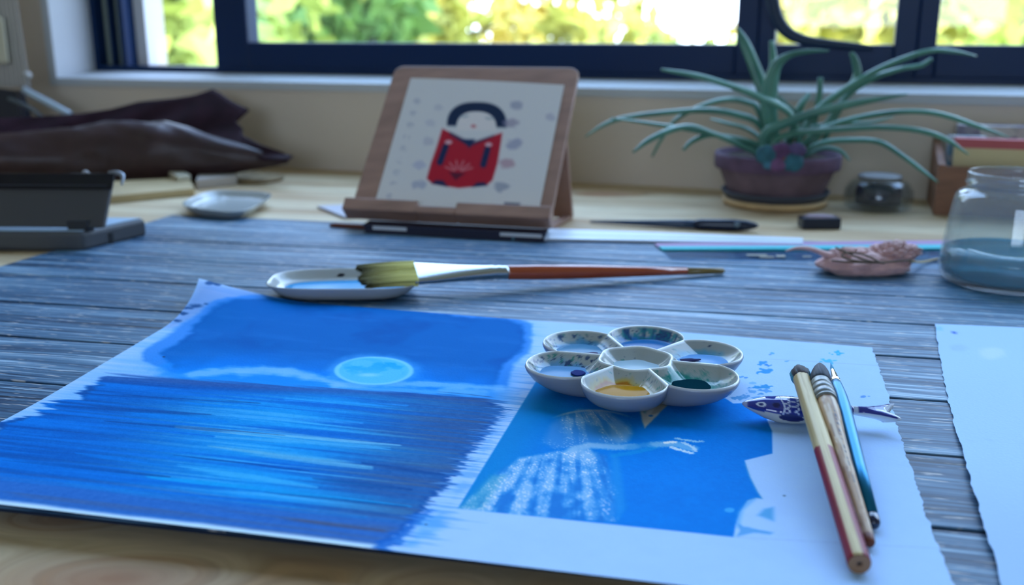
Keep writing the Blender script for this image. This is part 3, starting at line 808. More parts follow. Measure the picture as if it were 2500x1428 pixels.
# ------------------------------------------------------------------ the plain sheet beside it
paper2_m = mat('plain_paper', (1, 1, 1), .8, vcol=True, bump=.10, bscale=700, spec=.05)
a = G(2282, 794, SZ0); b = G(2500, 803, SZ0); le = G(2455, 1428, SZ0)
dr = (b - a) / np.linalg.norm(b - a); dn_ = (le - a) / np.linalg.norm(le - a)
nu2, nv2 = 90, 150
uu, vv = np.meshgrid(np.linspace(0, 1, nu2), np.linspace(0, 1, nv2))
W2, H2 = .23, .40
P2 = a + dr * (uu * W2)[..., None] + dn_ * (vv * H2)[..., None]
P2[..., 2] = SZ0 + .0025 * np.exp(-((vv - .62) / .16) ** 2) * np.exp(-(uu / .35) ** 2) + .001 * np.exp(-(vv / .1) ** 2)
P2[..., 0] += -.006 * np.sin(vv * 3.4) * np.exp(-(uu / .2) ** 2) * .6 + (fbm(vv * 70, vv * 0, 71, 2) - .5) * .0018 * sm(.03, 0, uu)
px, py = proj(P2)
c = np.zeros(px.shape + (3,)) + np.array([142, 188, 253.])
n1 = fbm(px / 60, py / 30, 72)
for x, y, ra, col in ((2332, 812, 9, (40, 84, 190)), (2293, 802, 16, (110, 176, 240)), (2340, 850, 30, (134, 178, 244)), (2420, 862, 44, (160, 200, 252))):
    d = np.hypot((px - x), (py - y) * 2.2) + (n1 - .5) * ra * .7
    c = mixc(c, col, sm(ra, ra * .6, d) * .8)
c = mixc(c, (110, 150, 214), sm(1.6, .3, np.abs(py - (1076 - .02 * (px - 2370)))) * sm(2365, 2385, px) * sm(2432, 2420, px) * .5)
part('plain_sheet', P2.reshape(-1, 3), grid_faces(nu2, nv2), paper2_m, None, col=alb(c).reshape(-1, 3), loc=a,
     label='blank white sheet with a tiny blue dot beside the painted sheet', cat='paper')

# ================================================================== flower palette
porc = mat('porcelain', (.70, .72, .74), .14, vcol=True, spec=.4)
ZP = SZ0 + .0006
PH = .0145                                    # rim height
PC = G(1552.4, 873.2, ZP + PH)
PR = 734 / 4.1667 * mpp(PC); Prp = PR * .556; Prc = PR * .50
PA = math.radians(14.6)
def petal_edge(phi):
    k = np.round((phi - PA) / (math.pi / 3)); d = phi - PA - k * math.pi / 3
    return PR * np.cos(d) + np.sqrt(np.maximum(Prp ** 2 - (PR * np.sin(d)) ** 2, 0)), d, k
nph, nr = 288, 120
phi = np.linspace(0, 2 * math.pi, nph, endpoint=False)
ro, dd, kk = petal_edge(phi)
tt = np.linspace(0, 1, nr) ** .9
R_ = tt[:, None] * ro[None, :]; PHI = np.broadcast_to(phi, R_.shape); DD = np.broadcast_to(dd, R_.shape)
rim = .0011
hexr = Prc * (1 + .035 * np.cos(6 * (PHI - PA)))      # the middle well is a softened hexagon
inner = R_ < hexr
d_out = (ro[None, :] - R_)
d_rad = R_ * np.sin(math.pi / 6 - np.abs(DD))
d_cen = np.abs(R_ - hexr)
dw = np.where(inner, d_cen, np.minimum(np.minimum(d_out, d_rad), d_cen))
wd = np.where(inner, Prc, Prp)
q = np.clip((dw - rim * .5) / (wd * .62), 0, 1)
depth = .0068 * (1 - (1 - q) ** 2.0)
crown = .0003 * np.clip(1 - (dw / (rim * .6)) ** 2, 0, 1)
Zt = PH - depth + crown
lx = R_ * np.cos(PHI); ly = R_ * np.sin(PHI)
# glaze colours, paint stains and a painted rim highlight
base = np.zeros(lx.shape + (3,)) + np.array([154, 162, 160.])
u_ = lx / PR; v_ = ly / PR
n1 = fbm(u_ * 6 + 5, v_ * 6 + 5, 81); n2 = fbm(u_ * 16 + 9, v_ * 16 + 3, 82); n3 = vnoise(u_ * 34 + 3, v_ * 34 + 1, 83)
kk2 = np.broadcast_to(np.mod(kk, 6).astype(int), R_.shape)
inw = sm(.0005, .0022, dw)
def well(k): return (~inner) & (kk2 == k)
def cen(k): return PR * math.cos(PA + k * math.pi / 3), PR * math.sin(PA + k * math.pi / 3)
deepm = sm(.45, .95, q)
# k: 0 right, 1 back right, 2 back left, 3 left, 4 front, 5 front right
for k, tint, amt in ((0, (60, 150, 196), .8), (1, (20, 104, 170), 1.0), (2, (56, 132, 184), .95), (3, (84, 148, 196), .9), (5, (120, 170, 178), .3), (4, (206, 190, 120), .25)):
    m = np.where(well(k), 1., 0.)
    base = mixc(base, tint, m * inw * sm(.15, .8, sm(.05, .75, q) + (n1 - .5) * 1.0) * amt)
base = mixc(base, (14, 60, 110), np.where(well(1), 1., 0.) * inw * sm(.50, .60, fbm(np.arctan2(v_, u_) * 22, R_ / PR * 2.5, 84)) * .85)
base = mixc(base, (20, 118, 130), np.where(well(1), 1., 0.) * inw * sm(.50, .6, n2) * .7)
base = mixc(base, (20, 76, 130), np.where(well(0), 1., 0.) * sm(.5, .62, n2) * sm(.3, .6, deepm) * .75)
base = mixc(base, (24, 60, 104), np.where(well(2), 1., 0.) * inw * sm(.60, .66, n2) * .8)
base = mixc(base, (28, 54, 96), np.where(well(3), 1., 0.) * inw * sm(.62, .68, n2) * .8)
base = mixc(base, (24, 110, 110), np.where(well(5), 1., 0.) * inw * sm(.56, .66, n2) * sm(.15, .5, deepm) * .6)
base = mixc(base, (18, 44, 84), inw * sm(.84, .89, n3) * sm(.45, .6, n1) * np.where(inner | well(4) | well(5), .35, .85))
base = mixc(base, (30, 120, 110), inw * sm(.83, .88, vnoise(u_ * 26 + 30, v_ * 26 + 8, 85)) * sm(.45, .55, n1) * .7)
# amber wash round the yellow pool
cx4, cy4 = cen(4)
dy = np.hypot(lx - cx4 + .002, ly - cy4) / Prp
base = mixc(base, (196, 150, 20), np.where(well(4), 1., 0.) * sm(.78, .50, dy + (n1 - .5) * .35) * .95)
base = mixc(base, (150, 70, 14), np.where(well(4), 1., 0.) * sm(.08, .0, np.abs(dy - .56 + (n1 - .5) * .2)) * .6)
cx5, cy5 = cen(5)
d5 = np.hypot(lx - cx5 + .003, ly - cy5) / Prp
base = mixc(base, (16, 120, 112), np.where(well(5), 1., 0.) * sm(.80, .50, d5 + (n2 - .5) * .7) * .9)
rim_highlight = sm(.0013, .0004, dw)
base = mixc(base, (228, 236, 240), rim_highlight * .9)  # highlight along the rims, painted into the glaze colour
PB = np.array([PC[0], PC[1], ZP])
Vt = np.stack([PC[0] + lx, PC[1] + ly, ZP + Zt], -1).reshape(-1, 3)
ring = []
for f, z in ((1.012, PH - .0012), (1.0, PH - .003), (.955, PH - .0065), (.88, PH - .0098), (.78, PH - .0125), (.70, .0009), (.66, 0.0), (.30, 0.0), (.01, 0.0)):
    rr_ = ro * f if f > .9 else ro * f * .999
    ring.append(np.stack([PC[0] + rr_ * np.cos(phi), PC[1] + rr_ * np.sin(phi), np.full(nph, ZP + z)], -1))
Vb = np.concatenate(ring)
V = np.concatenate([Vt, Vb]); rows = nr + len(ring)
jj = np.arange(rows - 1)[:, None]; ii = np.arange(nph)[None, :]
Fp = np.stack([jj * nph + ii, jj * nph + (ii + 1) % nph, (jj + 1) * nph + (ii + 1) % nph, (jj + 1) * nph + ii], -1).reshape(-1, 4)
Fp = Fp[:, ::-1].copy()
cb_ = np.zeros((len(Vb), 3)) + np.array([136, 140, 146.])  # outer wall darker than the wells: its shade is put into the colour
nb = vnoise(Vb[:, 0] * 420, Vb[:, 1] * 420 + Vb[:, 2] * 300, 86)
cc = np.concatenate([base.reshape(-1, 3), cb_])
pal = thing('paint_palette', 'white porcelain flower palette with seven paint stained wells on the painted sheet', 'palette', PB)
part('palette_body', V, Fp, porc, pal, col=np.clip(lin(cc), 0, .85))
def pool(k, name, lvl, off, sc, m, wob, seed, label=None, ang=0):
    """a puddle of paint: outline in the well of petal k (None = the middle one)"""
    cx_, cy_ = (0, 0) if k is None else cen(k)
    rad = (Prc if k is None else Prp)
    pts = []
    for a in np.linspace(0, 2 * math.pi, 40, endpoint=False):
        w = 1 + wob * (vnoise(np.array(math.cos(a) * 1.7 + 5), np.array(math.sin(a) * 1.7 + 5), seed) - .5) * 2
        x = math.cos(a) * sc[0] * w; y = math.sin(a) * sc[1] * w
        pts.append((cx_ + rad * (off[0] + x * math.cos(ang) - y * math.sin(ang)), cy_ + rad * (off[1] + x * math.sin(ang) + y * math.cos(ang))))
    pts = np.array(pts); c0 = pts.mean(0)
    z0 = ZP + PH - .0068 + .0004
    rings = []
    for f, h in ((1.0, lvl - .0004), (.97, lvl - .00008), (.85, lvl)):
        rings.append([[PC[0] + c0[0] + (p[0] - c0[0]) * f, PC[1] + c0[1] + (p[1] - c0[1]) * f, z0 + h] for p in pts])
    v, f = loft(rings, cap0=False)
    return part(name, v, f, m, pal, label=label)
wet = lambda n, c, **k: mat(n, c, .16, spec=.022, **k)
pool(4, 'paint_puddle', .0012, (.0, .0), (.66, .54), mat('amber_paint', (.42, .20, .005), .12, spec=.016), .10, 91, 'glossy amber yellow paint puddle')
pool(5, 'paint_puddle', .0012, (-.08, .0), (.50, .42), mat('dark_teal_paint', (.003, .03, .045), .8, spec=.0), .22, 92, 'thick dark teal paint')
pool(3, 'paint_puddle', .0012, (-.05, .0), (.72, .60), wet('blue_water', (.12, .30, .54)), .10, 93, 'pale blue watery paint')
pool(3, 'paint_dab', .0021, (.26, -.06), (.17, .2), mat('ultramarine_paint', (.006, .02, .15), .6, spec=.02), .2, 94, 'dark blue paint dab')
pool(0, 'paint_puddle', .0012, (.05, .0), (.72, .60), wet('sky_water', (.15, .36, .70)), .10, 95, 'light blue watery paint')
pool(0, 'paint_dab', .0022, (-.32, -.02), (.30, .10), mat('indigo_paint', (.006, .008, .06), .6, spec=.02), .4, 96, 'indigo paint dab', .15)
pool(2, 'paint_puddle', .0012, (.0, .0), (.72, .60), wet('grey_blue_water', (.09, .25, .42)), .12, 97, 'grey blue watery paint')
pool(2, 'paint_dab', .0024, (.20, -.36), (.24, .12), mat('violet_paint', (.02, .008, .07), .5, spec=.03), .3, 98, 'dark violet paint dab')
pool(1, 'paint_puddle', .0012, (.0, .0), (.74, .62), wet('deep_sky_water', (.012, .13, .36)), .12, 99, 'strong blue watery paint')
pool(None, 'rinse_water', .0012, (0, .0), (.80, .78), wet('rinse_water', (.36, .50, .58)), .06, 100, 'pale blue rinse water')

# ================================================================== fish shaped brush rest
FA = G(1812, 985, SZ0 + .008); FB = G(2082, 1001, SZ0 + .008)
Fd = (FB - FA); FL = np.linalg.norm(Fd[:2]); Fdir = np.array([Fd[0], Fd[1], 0]) / np.linalg.norm(Fd[:2]); Fn = np.array([-Fdir[1], Fdir[0], 0])
fish = thing('fish_brush_rest', 'small blue and white ceramic fish holding up three brushes', 'brush rest', np.array([(FA[0] + FB[0]) / 2, (FA[1] + FB[1]) / 2, SZ0]))
ns, nc = 110, 64
ts = np.linspace(0, 1, ns)
wprof = np.interp(ts, [0, .02, .08, .2, .34, .45, .6, .75, .88, 1.0], [.06, .20, .42, .78, .98, 1.0, .92, .70, .46, .34])
FW, FH = .0078, .0062
zc = np.interp(ts, [0, .1, .3, .5, .7, .9, 1], [.0080, .0074, .0064, .0062, .0064, .0072, .0078])
aa = np.linspace(0, 2 * math.pi, nc, endpoint=False)
T2, A2 = np.meshgrid(ts, aa, indexing='ij')
Wp = wprof[:, None]
X = FA[0] + Fdir[0] * FL * T2 + Fn[0] * FW * Wp * np.cos(A2)
Y = FA[1] + Fdir[1] * FL * T2 + Fn[1] * FW * Wp * np.cos(A2)
Zl = zc[:, None] + FH * Wp * np.sin(A2)
Zl = np.maximum(Zl, .0000)
V = np.stack([X, Y, SZ0 + Zl], -1)
hgt = np.sin(A2)                                 # 1 back ridge, -1 belly
c = np.zeros(T2.shape + (3,)) + np.array([196, 196, 190.])
side = -np.cos(A2)                               # towards the camera
line = -.12 + .18 * np.sin(T2 * 5) - .1 * (T2 < .2)
top = sm(-.05, .05, hgt - line)
c = mixc(c, (30, 44, 132), top)
c = mixc(c, (52, 74, 168), top * sm(.35, .8, hgt) * .4)
# snout, eye, cheek
c = mixc(c, (196, 202, 214), sm(.06, .035, T2) * top * .8)
ey = np.hypot((T2 - .165) * FL / .0022, (A2 - 2.45) * FW * .9 / .0017)
c = mixc(c, (212, 220, 232), sm(1.15, .95, ey)); c = mixc(c, (34, 48, 120), sm(.62, .48, ey))
ck = np.hypot((T2 - .30) * FL / .0018, (A2 - 2.4) * FW / .0016)
c = mixc(c, (14, 20, 84), sm(1.1, .8, ck))
# scales: rows of white arcs
sr = (T2 - .36) * FL / .0040; sc_ = A2 * FW * .72 / .0021
row = np.floor(sr); fx = sr - row; fy = sc_ + .5 * np.mod(row, 2); fy = fy - np.floor(fy) - .5
arc = np.abs(np.hypot(fx * 1.0, fy * 1.6) - .78)
c = mixc(c, (206, 216, 236), sm(.16, .07, arc) * top * sm(.35, .37, T2) * sm(.995, .97, T2) * sm(.05, .2, hgt - line))
g = np.abs(T2 - .355 - .02 * np.sin(A2 * 3)); c = mixc(c, (206, 216, 236), sm(.010, .005, g) * top)
fin = np.hypot((T2 - .44) / .11, (hgt - line + .22) / .30)
c = mixc(c, (22, 30, 96), sm(1.1, .95, fin) * np.where(side > -.2, 1, 0))
v, f = V.reshape(-1, 3), []
for j in range(ns - 1):
    f += [(j * nc + i, (j + 1) * nc + i, (j + 1) * nc + (i + 1) % nc, j * nc + (i + 1) % nc) for i in range(nc)]
f += [tuple(range(nc)), tuple(reversed(range((ns - 1) * nc, ns * nc)))]
glaze = mat('fish_glaze', (1, 1, 1), .08, vcol=True, coat=.4)
part('body', v, f, glaze, fish, col=lin(c.reshape(-1, 3)))
# tail: a short stem that flares into two lobes
TA = FA + Fdir * FL * .985; TA[2] = SZ0 + .0078
def tl(a, b, z): return np.array([TA[0], TA[1], SZ0 + z]) + Fdir * a + Fn * b
rings = []; cols = []
nt_ = 26
for k in range(nt_):
    t = k / (nt_ - 1)
    w = np.interp(t, [0, .25, .6, .85, 1], [.0027, .0026, .0048, .0072, .0084]); h = np.interp(t, [0, .4, 1], [.0022, .0026, .0030])
    ring = []
    for a in np.linspace(0, 2 * math.pi, 40, endpoint=False):
        cb2 = math.cos(a); s2 = math.sin(a)
        b = w * cb2
        reach = .0205 * t - .0062 * t ** 3 * (1 - abs(cb2)) ** 1.2
        z = np.interp(t, [0, 1], [.0078, .0070]) + h * s2 * (1 - .45 * abs(cb2)) + .0022 * t * abs(cb2) - .0012 * t * t * (cb2 < 0)
        ring.append(tl(reach, b, z))
        top = s2 > (-.1)
        col = np.array([30, 44, 132.]) if top else np.array([200, 200, 196.])
        if top and t > .55 and abs(cb2) < .55 and s2 > .5: col = np.array([128, 146, 200.])
        if top and t > .93: col = np.array([206, 214, 224.])
        if top and t < .16: col = np.array([190, 202, 224.])
        cols.append(col)
    rings.append(ring)
v, f = loft(rings)
part('tail', v, [tuple(reversed(x)) for x in f], glaze, fish, col=lin(np.array(cols)))

# ================================================================== three brushes lying on the fish
def strands(root, tipdir, spread, length, n, r0, m, name, parent, seed, bend=0, flat=1.0, up=EZ, tipr=.15, wid=.00022, colA=None, colB=None, label=None, jag=.15):
    """bundle of hairs: closed at the root radius r0, drawn together to tipr of it"""
    rs_ = np.random.RandomState(seed); d, r, u = frame_of(tipdir, up)
    V = []; Fs = []; C = []
    for k in range(n):
        a = rs_.rand() * 2 * math.pi; q = math.sqrt(rs_.rand())
        L = length * (1 - jag * rs_.rand()) * (1 - .10 * q)
        pts = []
        for t in (0, .3, .6, .85, 1.0):
            rr_ = r0 * q * np.interp(t, [0, .35, .7, 1], [1, spread, (spread + tipr) / 2 if tipr < 1 else spread, tipr])
            pts.append(root + d * L * t + r * rr_ * math.cos(a) + u * rr_ * flat * math.sin(a) + u * bend * t * t)
        b = len(V)
        for i, p in enumerate(pts):
            w = wid * (1 - .7 * i / 4)
            for g in (0, 2.1, 4.2):
                V.append(p + r * w * math.cos(g) + u * w * math.sin(g))
                if colA is not None:
                    t = i / 4; C.append(np.array(colA) * (1 - t) + np.array(colB) * t + (rs_.rand() - .5) * 24)
        for i in range(4):
            for g in range(3):
                Fs.append((b + i * 3 + g, b + i * 3 + (g + 1) % 3, b + (i + 1) * 3 + (g + 1) % 3, b + (i + 1) * 3 + g))
        Fs.append((b + 14, b + 13, b + 12)); Fs.append((b, b + 1, b + 2))
    return part(name, np.array(V), Fs, m, parent, col=lin(np.clip(np.array(C), 4, 255)) if C else None, kind='stuff', label=label)
hair_v = mat('brush_hair', (1, 1, 1), .6, vcol=True, spec=.2)
wood_pale = mat('pale_wood', (.62, .45, .22), .35, var=.12, vscale=30, coat=.15)
FZ = SZ0 + .0128                                 # where the brushes lie on the fish
def along(A, B, t): return A + (B - A) * t
# --- 1: thick pencil shaped brush, raw wood with red lacquer
A1 = G(1957, 925, SZ0 + .0205); B1 = G(2098, 1376, sheet_z(2098, 1385) + .0041)
b1 = thing('pencil_brush', 'thick pencil shaped brush with raw wood and dark red lacquered end', 'brush', B1)
r1 = .0039
d, r, u = frame_of(B1 - A1)
nsg = 48
ts = np.concatenate([[0, .004], np.linspace(.01, .99, 120), [.996, 1.0]])
aa = np.linspace(0, 2 * math.pi, nsg, endpoint=False)
rad = np.where((ts < .002) | (ts > .999), r1 * .93, r1)
ridx = 1 + .012 * np.cos(6 * aa)                # faint six sided body
V = A1 + (B1 - A1) * ts[:, None, None] + (r[None, None, :] * (np.cos(aa) * ridx)[None, :, None] + u[None, None, :] * (np.sin(aa) * ridx)[None, :, None]) * rad[:, None, None]
T2, A2 = np.meshgrid(ts, aa, indexing='ij')
gr = fbm(A2 * 5, T2 * 9, 111) ; c = np.zeros(T2.shape + (3,)) + np.array([206, 186, 134.])
c = mixc(c, (166, 138, 86), sm(.5, .7, fbm(np.cos(A2) * 6, T2 * 3, 112)) * .6)
c += ((gr - .5) * 14)[..., None]
cut = .475 + .012 * np.cos(A2 - 1.8)
red = sm(-.002, .002, T2 - cut)
band = np.abs(np.mod(A2 - 1.36 + math.pi, 2 * math.pi) - math.pi)   # unlacquered strip on top
red = red * sm(.34, .38, band)
c = mixc(c, (136, 26, 44), red); c = mixc(c, (98, 14, 36), red * sm(.4, .8, gr) * .4)
Fq = []
for j in range(len(ts) - 1):
    Fq += [(j * nsg + i, j * nsg + (i + 1) % nsg, (j + 1) * nsg + (i + 1) % nsg, (j + 1) * nsg + i) for i in range(nsg)]
Fq.append(tuple(reversed(range(nsg))))
wood_v = mat('painted_wood', (1, 1, 1), .42, vcol=True, spec=.3)
part('handle', V.reshape(-1, 3), Fq, wood_v, b1, col=lin(np.clip(c, 2, 255)).reshape(-1, 3))
# sawn end with its core
e0 = B1 - (B1 - A1) * .0005
cap = [];
for f_ in (.94, .5, .24, .20, .0):
    cap.append([B1 + (r * math.cos(a) + u * math.sin(a)) * r1 * max(f_, .002) + d * (.0004 - (.0009 if f_ < .22 else 0)) for a in np.linspace(0, 2 * math.pi, 24, endpoint=False)])
v, f = loft(cap, cap0=False)
cw = []
for f_ in (.94, .5, .24, .20, .0): cw += [np.array([148, 112, 84.]) if f_ > .22 else np.array([44, 34, 34.])] * 24
part('sawn_end', v, f, wood_v, b1, col=lin(np.array(cw)))
dome = [(0, .0036), (.12, .0042), (.35, .0046), (.6, .0046), (.8, .0040), (.92, .0029), (.98, .0016), (1, .0003)]
v, f = rod(A1 + d * .0012, A1 - d * .0098, dome, 56)
ang = np.arctan2((v - A1) @ u, (v - A1) @ r); tt_ = np.clip(-((v - A1) @ d) / .0098, 0, 1)
cn = fbm(ang * 8, tt_ * 1.2, 125)
v = v + (v - A1 - d[None] * ((v - A1) @ d)[:, None]) * ((cn - .5) * .35)[:, None]
c = np.zeros((len(v), 3)) + np.array([72, 68, 72.]) + ((cn - .5) * 110)[:, None]
c = mixc(c, (70, 168, 190), np.clip(sm(.55, .95, tt_) + sm(.5, .1, ang) * sm(-1.2, -.2, ang) * .9 + sm(2.2, 2.8, np.abs(ang)) * .9, 0, 1) * sm(.2, .5, cn + .15) * .95)
part('bristles', v, f, hair_v, b1, col=lin(np.clip(c, 5, 255)), label='grey bristles with teal paint')
strands(A1 + d * .001, -d, 1.22, .0108, 90, r1 * .98, hair_v, 'loose_bristles', b1, 2, tipr=.75, colA=(60, 96, 112), colB=(84, 176, 196), wid=.00022, label='teal tipped loose hairs', jag=.3)
# --- 2: mop brush
A_ = G(2003, 936, SZ0 + .0215); B_ = G(2125, 1330, sheet_z(2125, 1330) + .0024)
b2 = thing('mop_brush', 'mop brush with dark pointed hair, ringed grey ferrule and tapering wooden handle', 'brush', B_)
L2 = np.linalg.norm(B_ - A_); d, r, u = frame_of(B_ - A_)
prof = [(0.0, .0044), (.012, .0046), (.022, .0044), (.03, .0047), (.042, .0047), (.045, .0044), (.049, .0044), (.052, .0049), (.082, .0050), (.086, .0046), (.090, .0046), (.094, .0051), (.124, .0051), (.128, .0047), (.132, .0047), (.136, .0050), (.150, .0050)]
part('ferrule', *rod(A_, B_, prof, 32), mat('grey_ferrule', (.20, .22, .22), .35, metal=.3), b2)
ts = np.linspace(.145, 1, 110); rads = np.interp(ts, [.145, .19, .24, .30, .42, .55, .75, .97, .99, 1.0], [.0043, .0046, .0045, .0041, .0033, .0028, .0024, .0021, .0019, .0012])
aa = np.linspace(0, 2 * math.pi, 32, endpoint=False)
V = A_ + (B_ - A_) * ts[:, None, None] + (r[None, None] * np.cos(aa)[None, :, None] + u[None, None] * np.sin(aa)[None, :, None]) * rads[:, None, None]
T2, A2 = np.meshgrid(ts, aa, indexing='ij')
c = np.zeros(T2.shape + (3,)) + np.array([180, 146, 106.])
c = mixc(c, (226, 214, 196), sm(.5, .62, fbm(np.cos(A2) * 5 + 4, T2 * 6, 121)) * .7); c = mixc(c, (120, 84, 60), sm(.54, .66, fbm(np.cos(A2) * 9 + 2, T2 * 8, 122)) * .7)
lettering = sm(.13, .09, np.abs(A2 - 1.75)) * sm(.55, .62, vnoise(T2 * 150, A2 * 3, 123)) * sm(.26, .27, T2) * sm(.72, .70, T2)
c = mixc(c, (44, 48, 62), lettering * .9)
c = mixc(c, (110, 62, 44), sm(.955, .965, T2))
Fq = []
for j in range(len(ts) - 1):
    Fq += [(j * 32 + i, j * 32 + (i + 1) % 32, (j + 1) * 32 + (i + 1) % 32, (j + 1) * 32 + i) for i in range(32)]
Fq.append(tuple(range((len(ts) - 1) * 32, len(ts) * 32)))
part('handle', V.reshape(-1, 3), Fq, wood_v, b2, col=lin(np.clip(c, 2, 255)).reshape(-1, 3))
prof = [(0, .0040), (.12, .0047), (.3, .0046), (.5, .0040), (.7, .0029), (.86, .0016), (.96, .0006), (1, .0001)]
hd = A_ - d * .021 - r * .0026
v, f = rod(A_ + d * .001, hd, prof, 48)
cn = fbm(np.arctan2((v - A_) @ u, (v - A_) @ r) * 9, ((v - A_) @ d) * 60, 124)
part('bristles', v, f, hair_v, b2, col=lin(np.clip(np.array([52, 62, 76.]) + (cn - .5)[:, None] * 70, 5, 255)), label='dark grey pointed hair')
# --- 3: slim blue brush
A_ = G(2032, 902, SZ0 + .0190); B_ = G(2135, 1284, sheet_z(2135, 1284) + .0026)
b3 = thing('slim_brush', 'slim glossy blue brush with silver ferrule and fine tip', 'brush', B_)
d, r, u = frame_of(B_ - A_)
part('ferrule', *rod(A_, B_, [(0, .0009), (.01, .0011), (.088, .0022), (.094, .0024), (.100, .0022), (.106, .0024), (.114, .0024)], 24), mat('silver', (.72, .74, .74), .15, metal=1.0), b3)
blue_lac = mat('blue_lacquer', (.012, .15, .28), .36, metal=.8, spec=.3)
part('handle', *rod(A_, B_, [(.11, .0023), (.14, .0027), (.22, .0034), (.30, .0037), (.42, .0035), (.70, .0029), (.955, .0024)], 32), blue_lac, b3)
part('handle_end', *rod(A_, B_, [(.952, .00242), (.965, .0025), (.985, .0024), (.996, .0018), (1.0, .0008)], 32), mat('navy_dip', (.004, .012, .045), .1, coat=.5), b3, label='dark navy rounded end')
strands(A_ + d * .0006, -d, 1.0, .0085, 60, .0009, hair_v, 'bristles', b3, 5, tipr=.1, colA=(90, 180, 214), colB=(60, 160, 220), wid=.00016, label='fine light blue tip')

# ================================================================== shallow dishes
def rrect(n=120, k=.16):
    """rounded unit square as (x, y) in -1..1"""
    out = []
    for a in np.linspace(0, 2 * math.pi, n, endpoint=False):
        ca, sa = math.cos(a), math.sin(a); e = 3.6
        rr_ = (abs(ca) ** e + abs(sa) ** e) ** (-1 / e)
        out.append((ca * rr_, sa * rr_))
    return out
def tray(name, label, q, z0, H, m, cat='dish', paint=None, group=None, seed=0, tilt=None):
    q = [np.asarray(p, float) for p in q]
    ctr = sum(q) / 4; t = thing(name, label, cat, np.array([ctr[0], ctr[1], z0]), group)
    rr_ = rrect()
    rings = []; lv = [(.02, 0, 0), (.74, 0, 0), (.80, .0004, 0), (.90, H * .40, 0), (.97, H * .8, 0), (.998, H * .96, 0), (1.0, H, 0), (.985, H * 1.02, 0), (.965, H, 0), (.925, H * .7, 0), (.86, H * .46, 0), (.80, H * .34, 0), (.70, H * .30, 0), (.35, H * .29, 0), (.02, H * .285, 0)]
    for s, h, _ in lv:
        rings.append([np.array([*quadmap(q, np.array((x * s + 1) / 2), np.array((1 - y * s) / 2))[:2], z0 + h + (tilt(x * s, y * s) if tilt else 0)]) for x, y in rr_])
    v, f = loft(rings)
    f = [tuple(reversed(x)) for x in f] if False else f
    c = np.zeros((len(v), 3)) + np.array([172, 177, 176.])
    part('dish_body', v, f, m, t, col=lin(c))
    return t, q
dz = MZ + .0006
DHT = .0095
qd = [G(676, 659, dz + DHT), G(1006, 651, dz + DHT), G(1030, 706, dz + DHT), G(634, 706, dz + DHT)]
dish1, qd = tray('paint_dish', 'rectangular white porcelain dish with a blue puddle under the flat brush', qd, dz, DHT, porc)
rr_ = rrect()
def dpt(x, y, z): return np.array([*quadmap(qd, np.array((x + 1) / 2), np.array((1 - y) / 2))[:2], z])
rings = [[dpt(x * s * .97 + .02, y * s * .80 - .12, dz + DHT * h) for x, y in rr_] for s, h in ((.84, .36), (.825, .395), (.70, .40))]
v, f = loft(rings, cap0=False)
part('paint_puddle', v, f, wet('cyan_water', (.03, .30, .62)), dish1, label='bright blue watery paint')
dab = [dpt(-.08 + .045 * math.cos(a) * (1 + .2 * math.sin(3 * a)), .84 + .05 * math.sin(a), 0) for a in np.linspace(0, 6.28, 18, endpoint=False)]
# dark dab on the sloping far wall of the dish
w_in = lambda y: np.interp(y, [.80, .86, .925, .965], [DHT * .34, DHT * .46, DHT * .7, DHT])
vb = []; 
for a in np.linspace(0, 2 * math.pi, 18, endpoint=False):
    x = -.06 + .055 * math.cos(a) * (1 + .25 * math.sin(2 * a)); y = .875 + .035 * math.sin(a)
    vb.append(dpt(x, y, dz + w_in(y) + .0004))
part('paint_dab', vb, [tuple(range(18))], mat('ink_dab', (.008, .012, .03), .2), dish1, label='dark ink dab', smooth=False)
qe = [G(515, 462, .011), G(682, 470, .011), G(592, 522, .011), G(424, 502, .011)]
dish2, qe2 = tray('porcelain_dish', 'empty white porcelain dish at the back corner of the plank mat', qe, .0006, .0105, porc)

# ================================================================== big flat brush
TIPz = dz + DHT + .0052
A_ = G(1008, 667, TIPz + .0008); B_ = G(1768, 661, MZ + .0024)
fb = thing('flat_brush', 'long flat brush with orange red handle lying across the small dish', 'brush', B_)
d, r, u = frame_of(B_ - A_)
roll = math.radians(20) * (1 if r[1] > 0 else -1)
r, u = r * math.cos(roll) + u * math.sin(roll), u * math.cos(roll) - r * math.sin(roll)
LB = np.linalg.norm(B_ - A_)
def lerp_px(x): return (x - 1008) / (1768 - 1008.)
fp = []
ns_ = 30
rings = []
for k in range(ns_):
    t = k / (ns_ - 1) * lerp_px(1225)
    s = k / (ns_ - 1)
    wdt = np.interp(s, [0, .1, .5, .85, 1], [.0125, .0118, .0078, .0052, .0050]); hgt = np.interp(s, [0, .1, .5, .85, 1], [.0024, .0026, .0040, .0050, .0050])
    if .80 < s < .97: 
        k_ = 1 + .05 * math.sin((s - .80) / .17 * 4 * math.pi); wdt *= k_; hgt *= k_
    rings.append([A_ + (B_ - A_) * t + r * wdt * np.sign(math.cos(a)) * abs(math.cos(a)) ** (.5 + .5 * s) + u * hgt * np.sign(math.sin(a)) * abs(math.sin(a)) ** (.5 + .5 * s) for a in np.linspace(0, 2 * math.pi, 32, endpoint=False)])
part('ferrule', *loft(rings), mat('bright_steel', (.44, .46, .47), .25, metal=1.0), fb)
H0 = lerp_px(1222)
ts_ = [H0, H0 + .01, lerp_px(1300), lerp_px(1420), lerp_px(1560), lerp_px(1668)]
part('handle', *rod(A_, B_, list(zip(ts_, [.0049, .0052, .0055, .0050, .0037, .0029])), 32), mat('orange_red_lacquer', (.34, .060, .018), .18, coat=.6), fb)
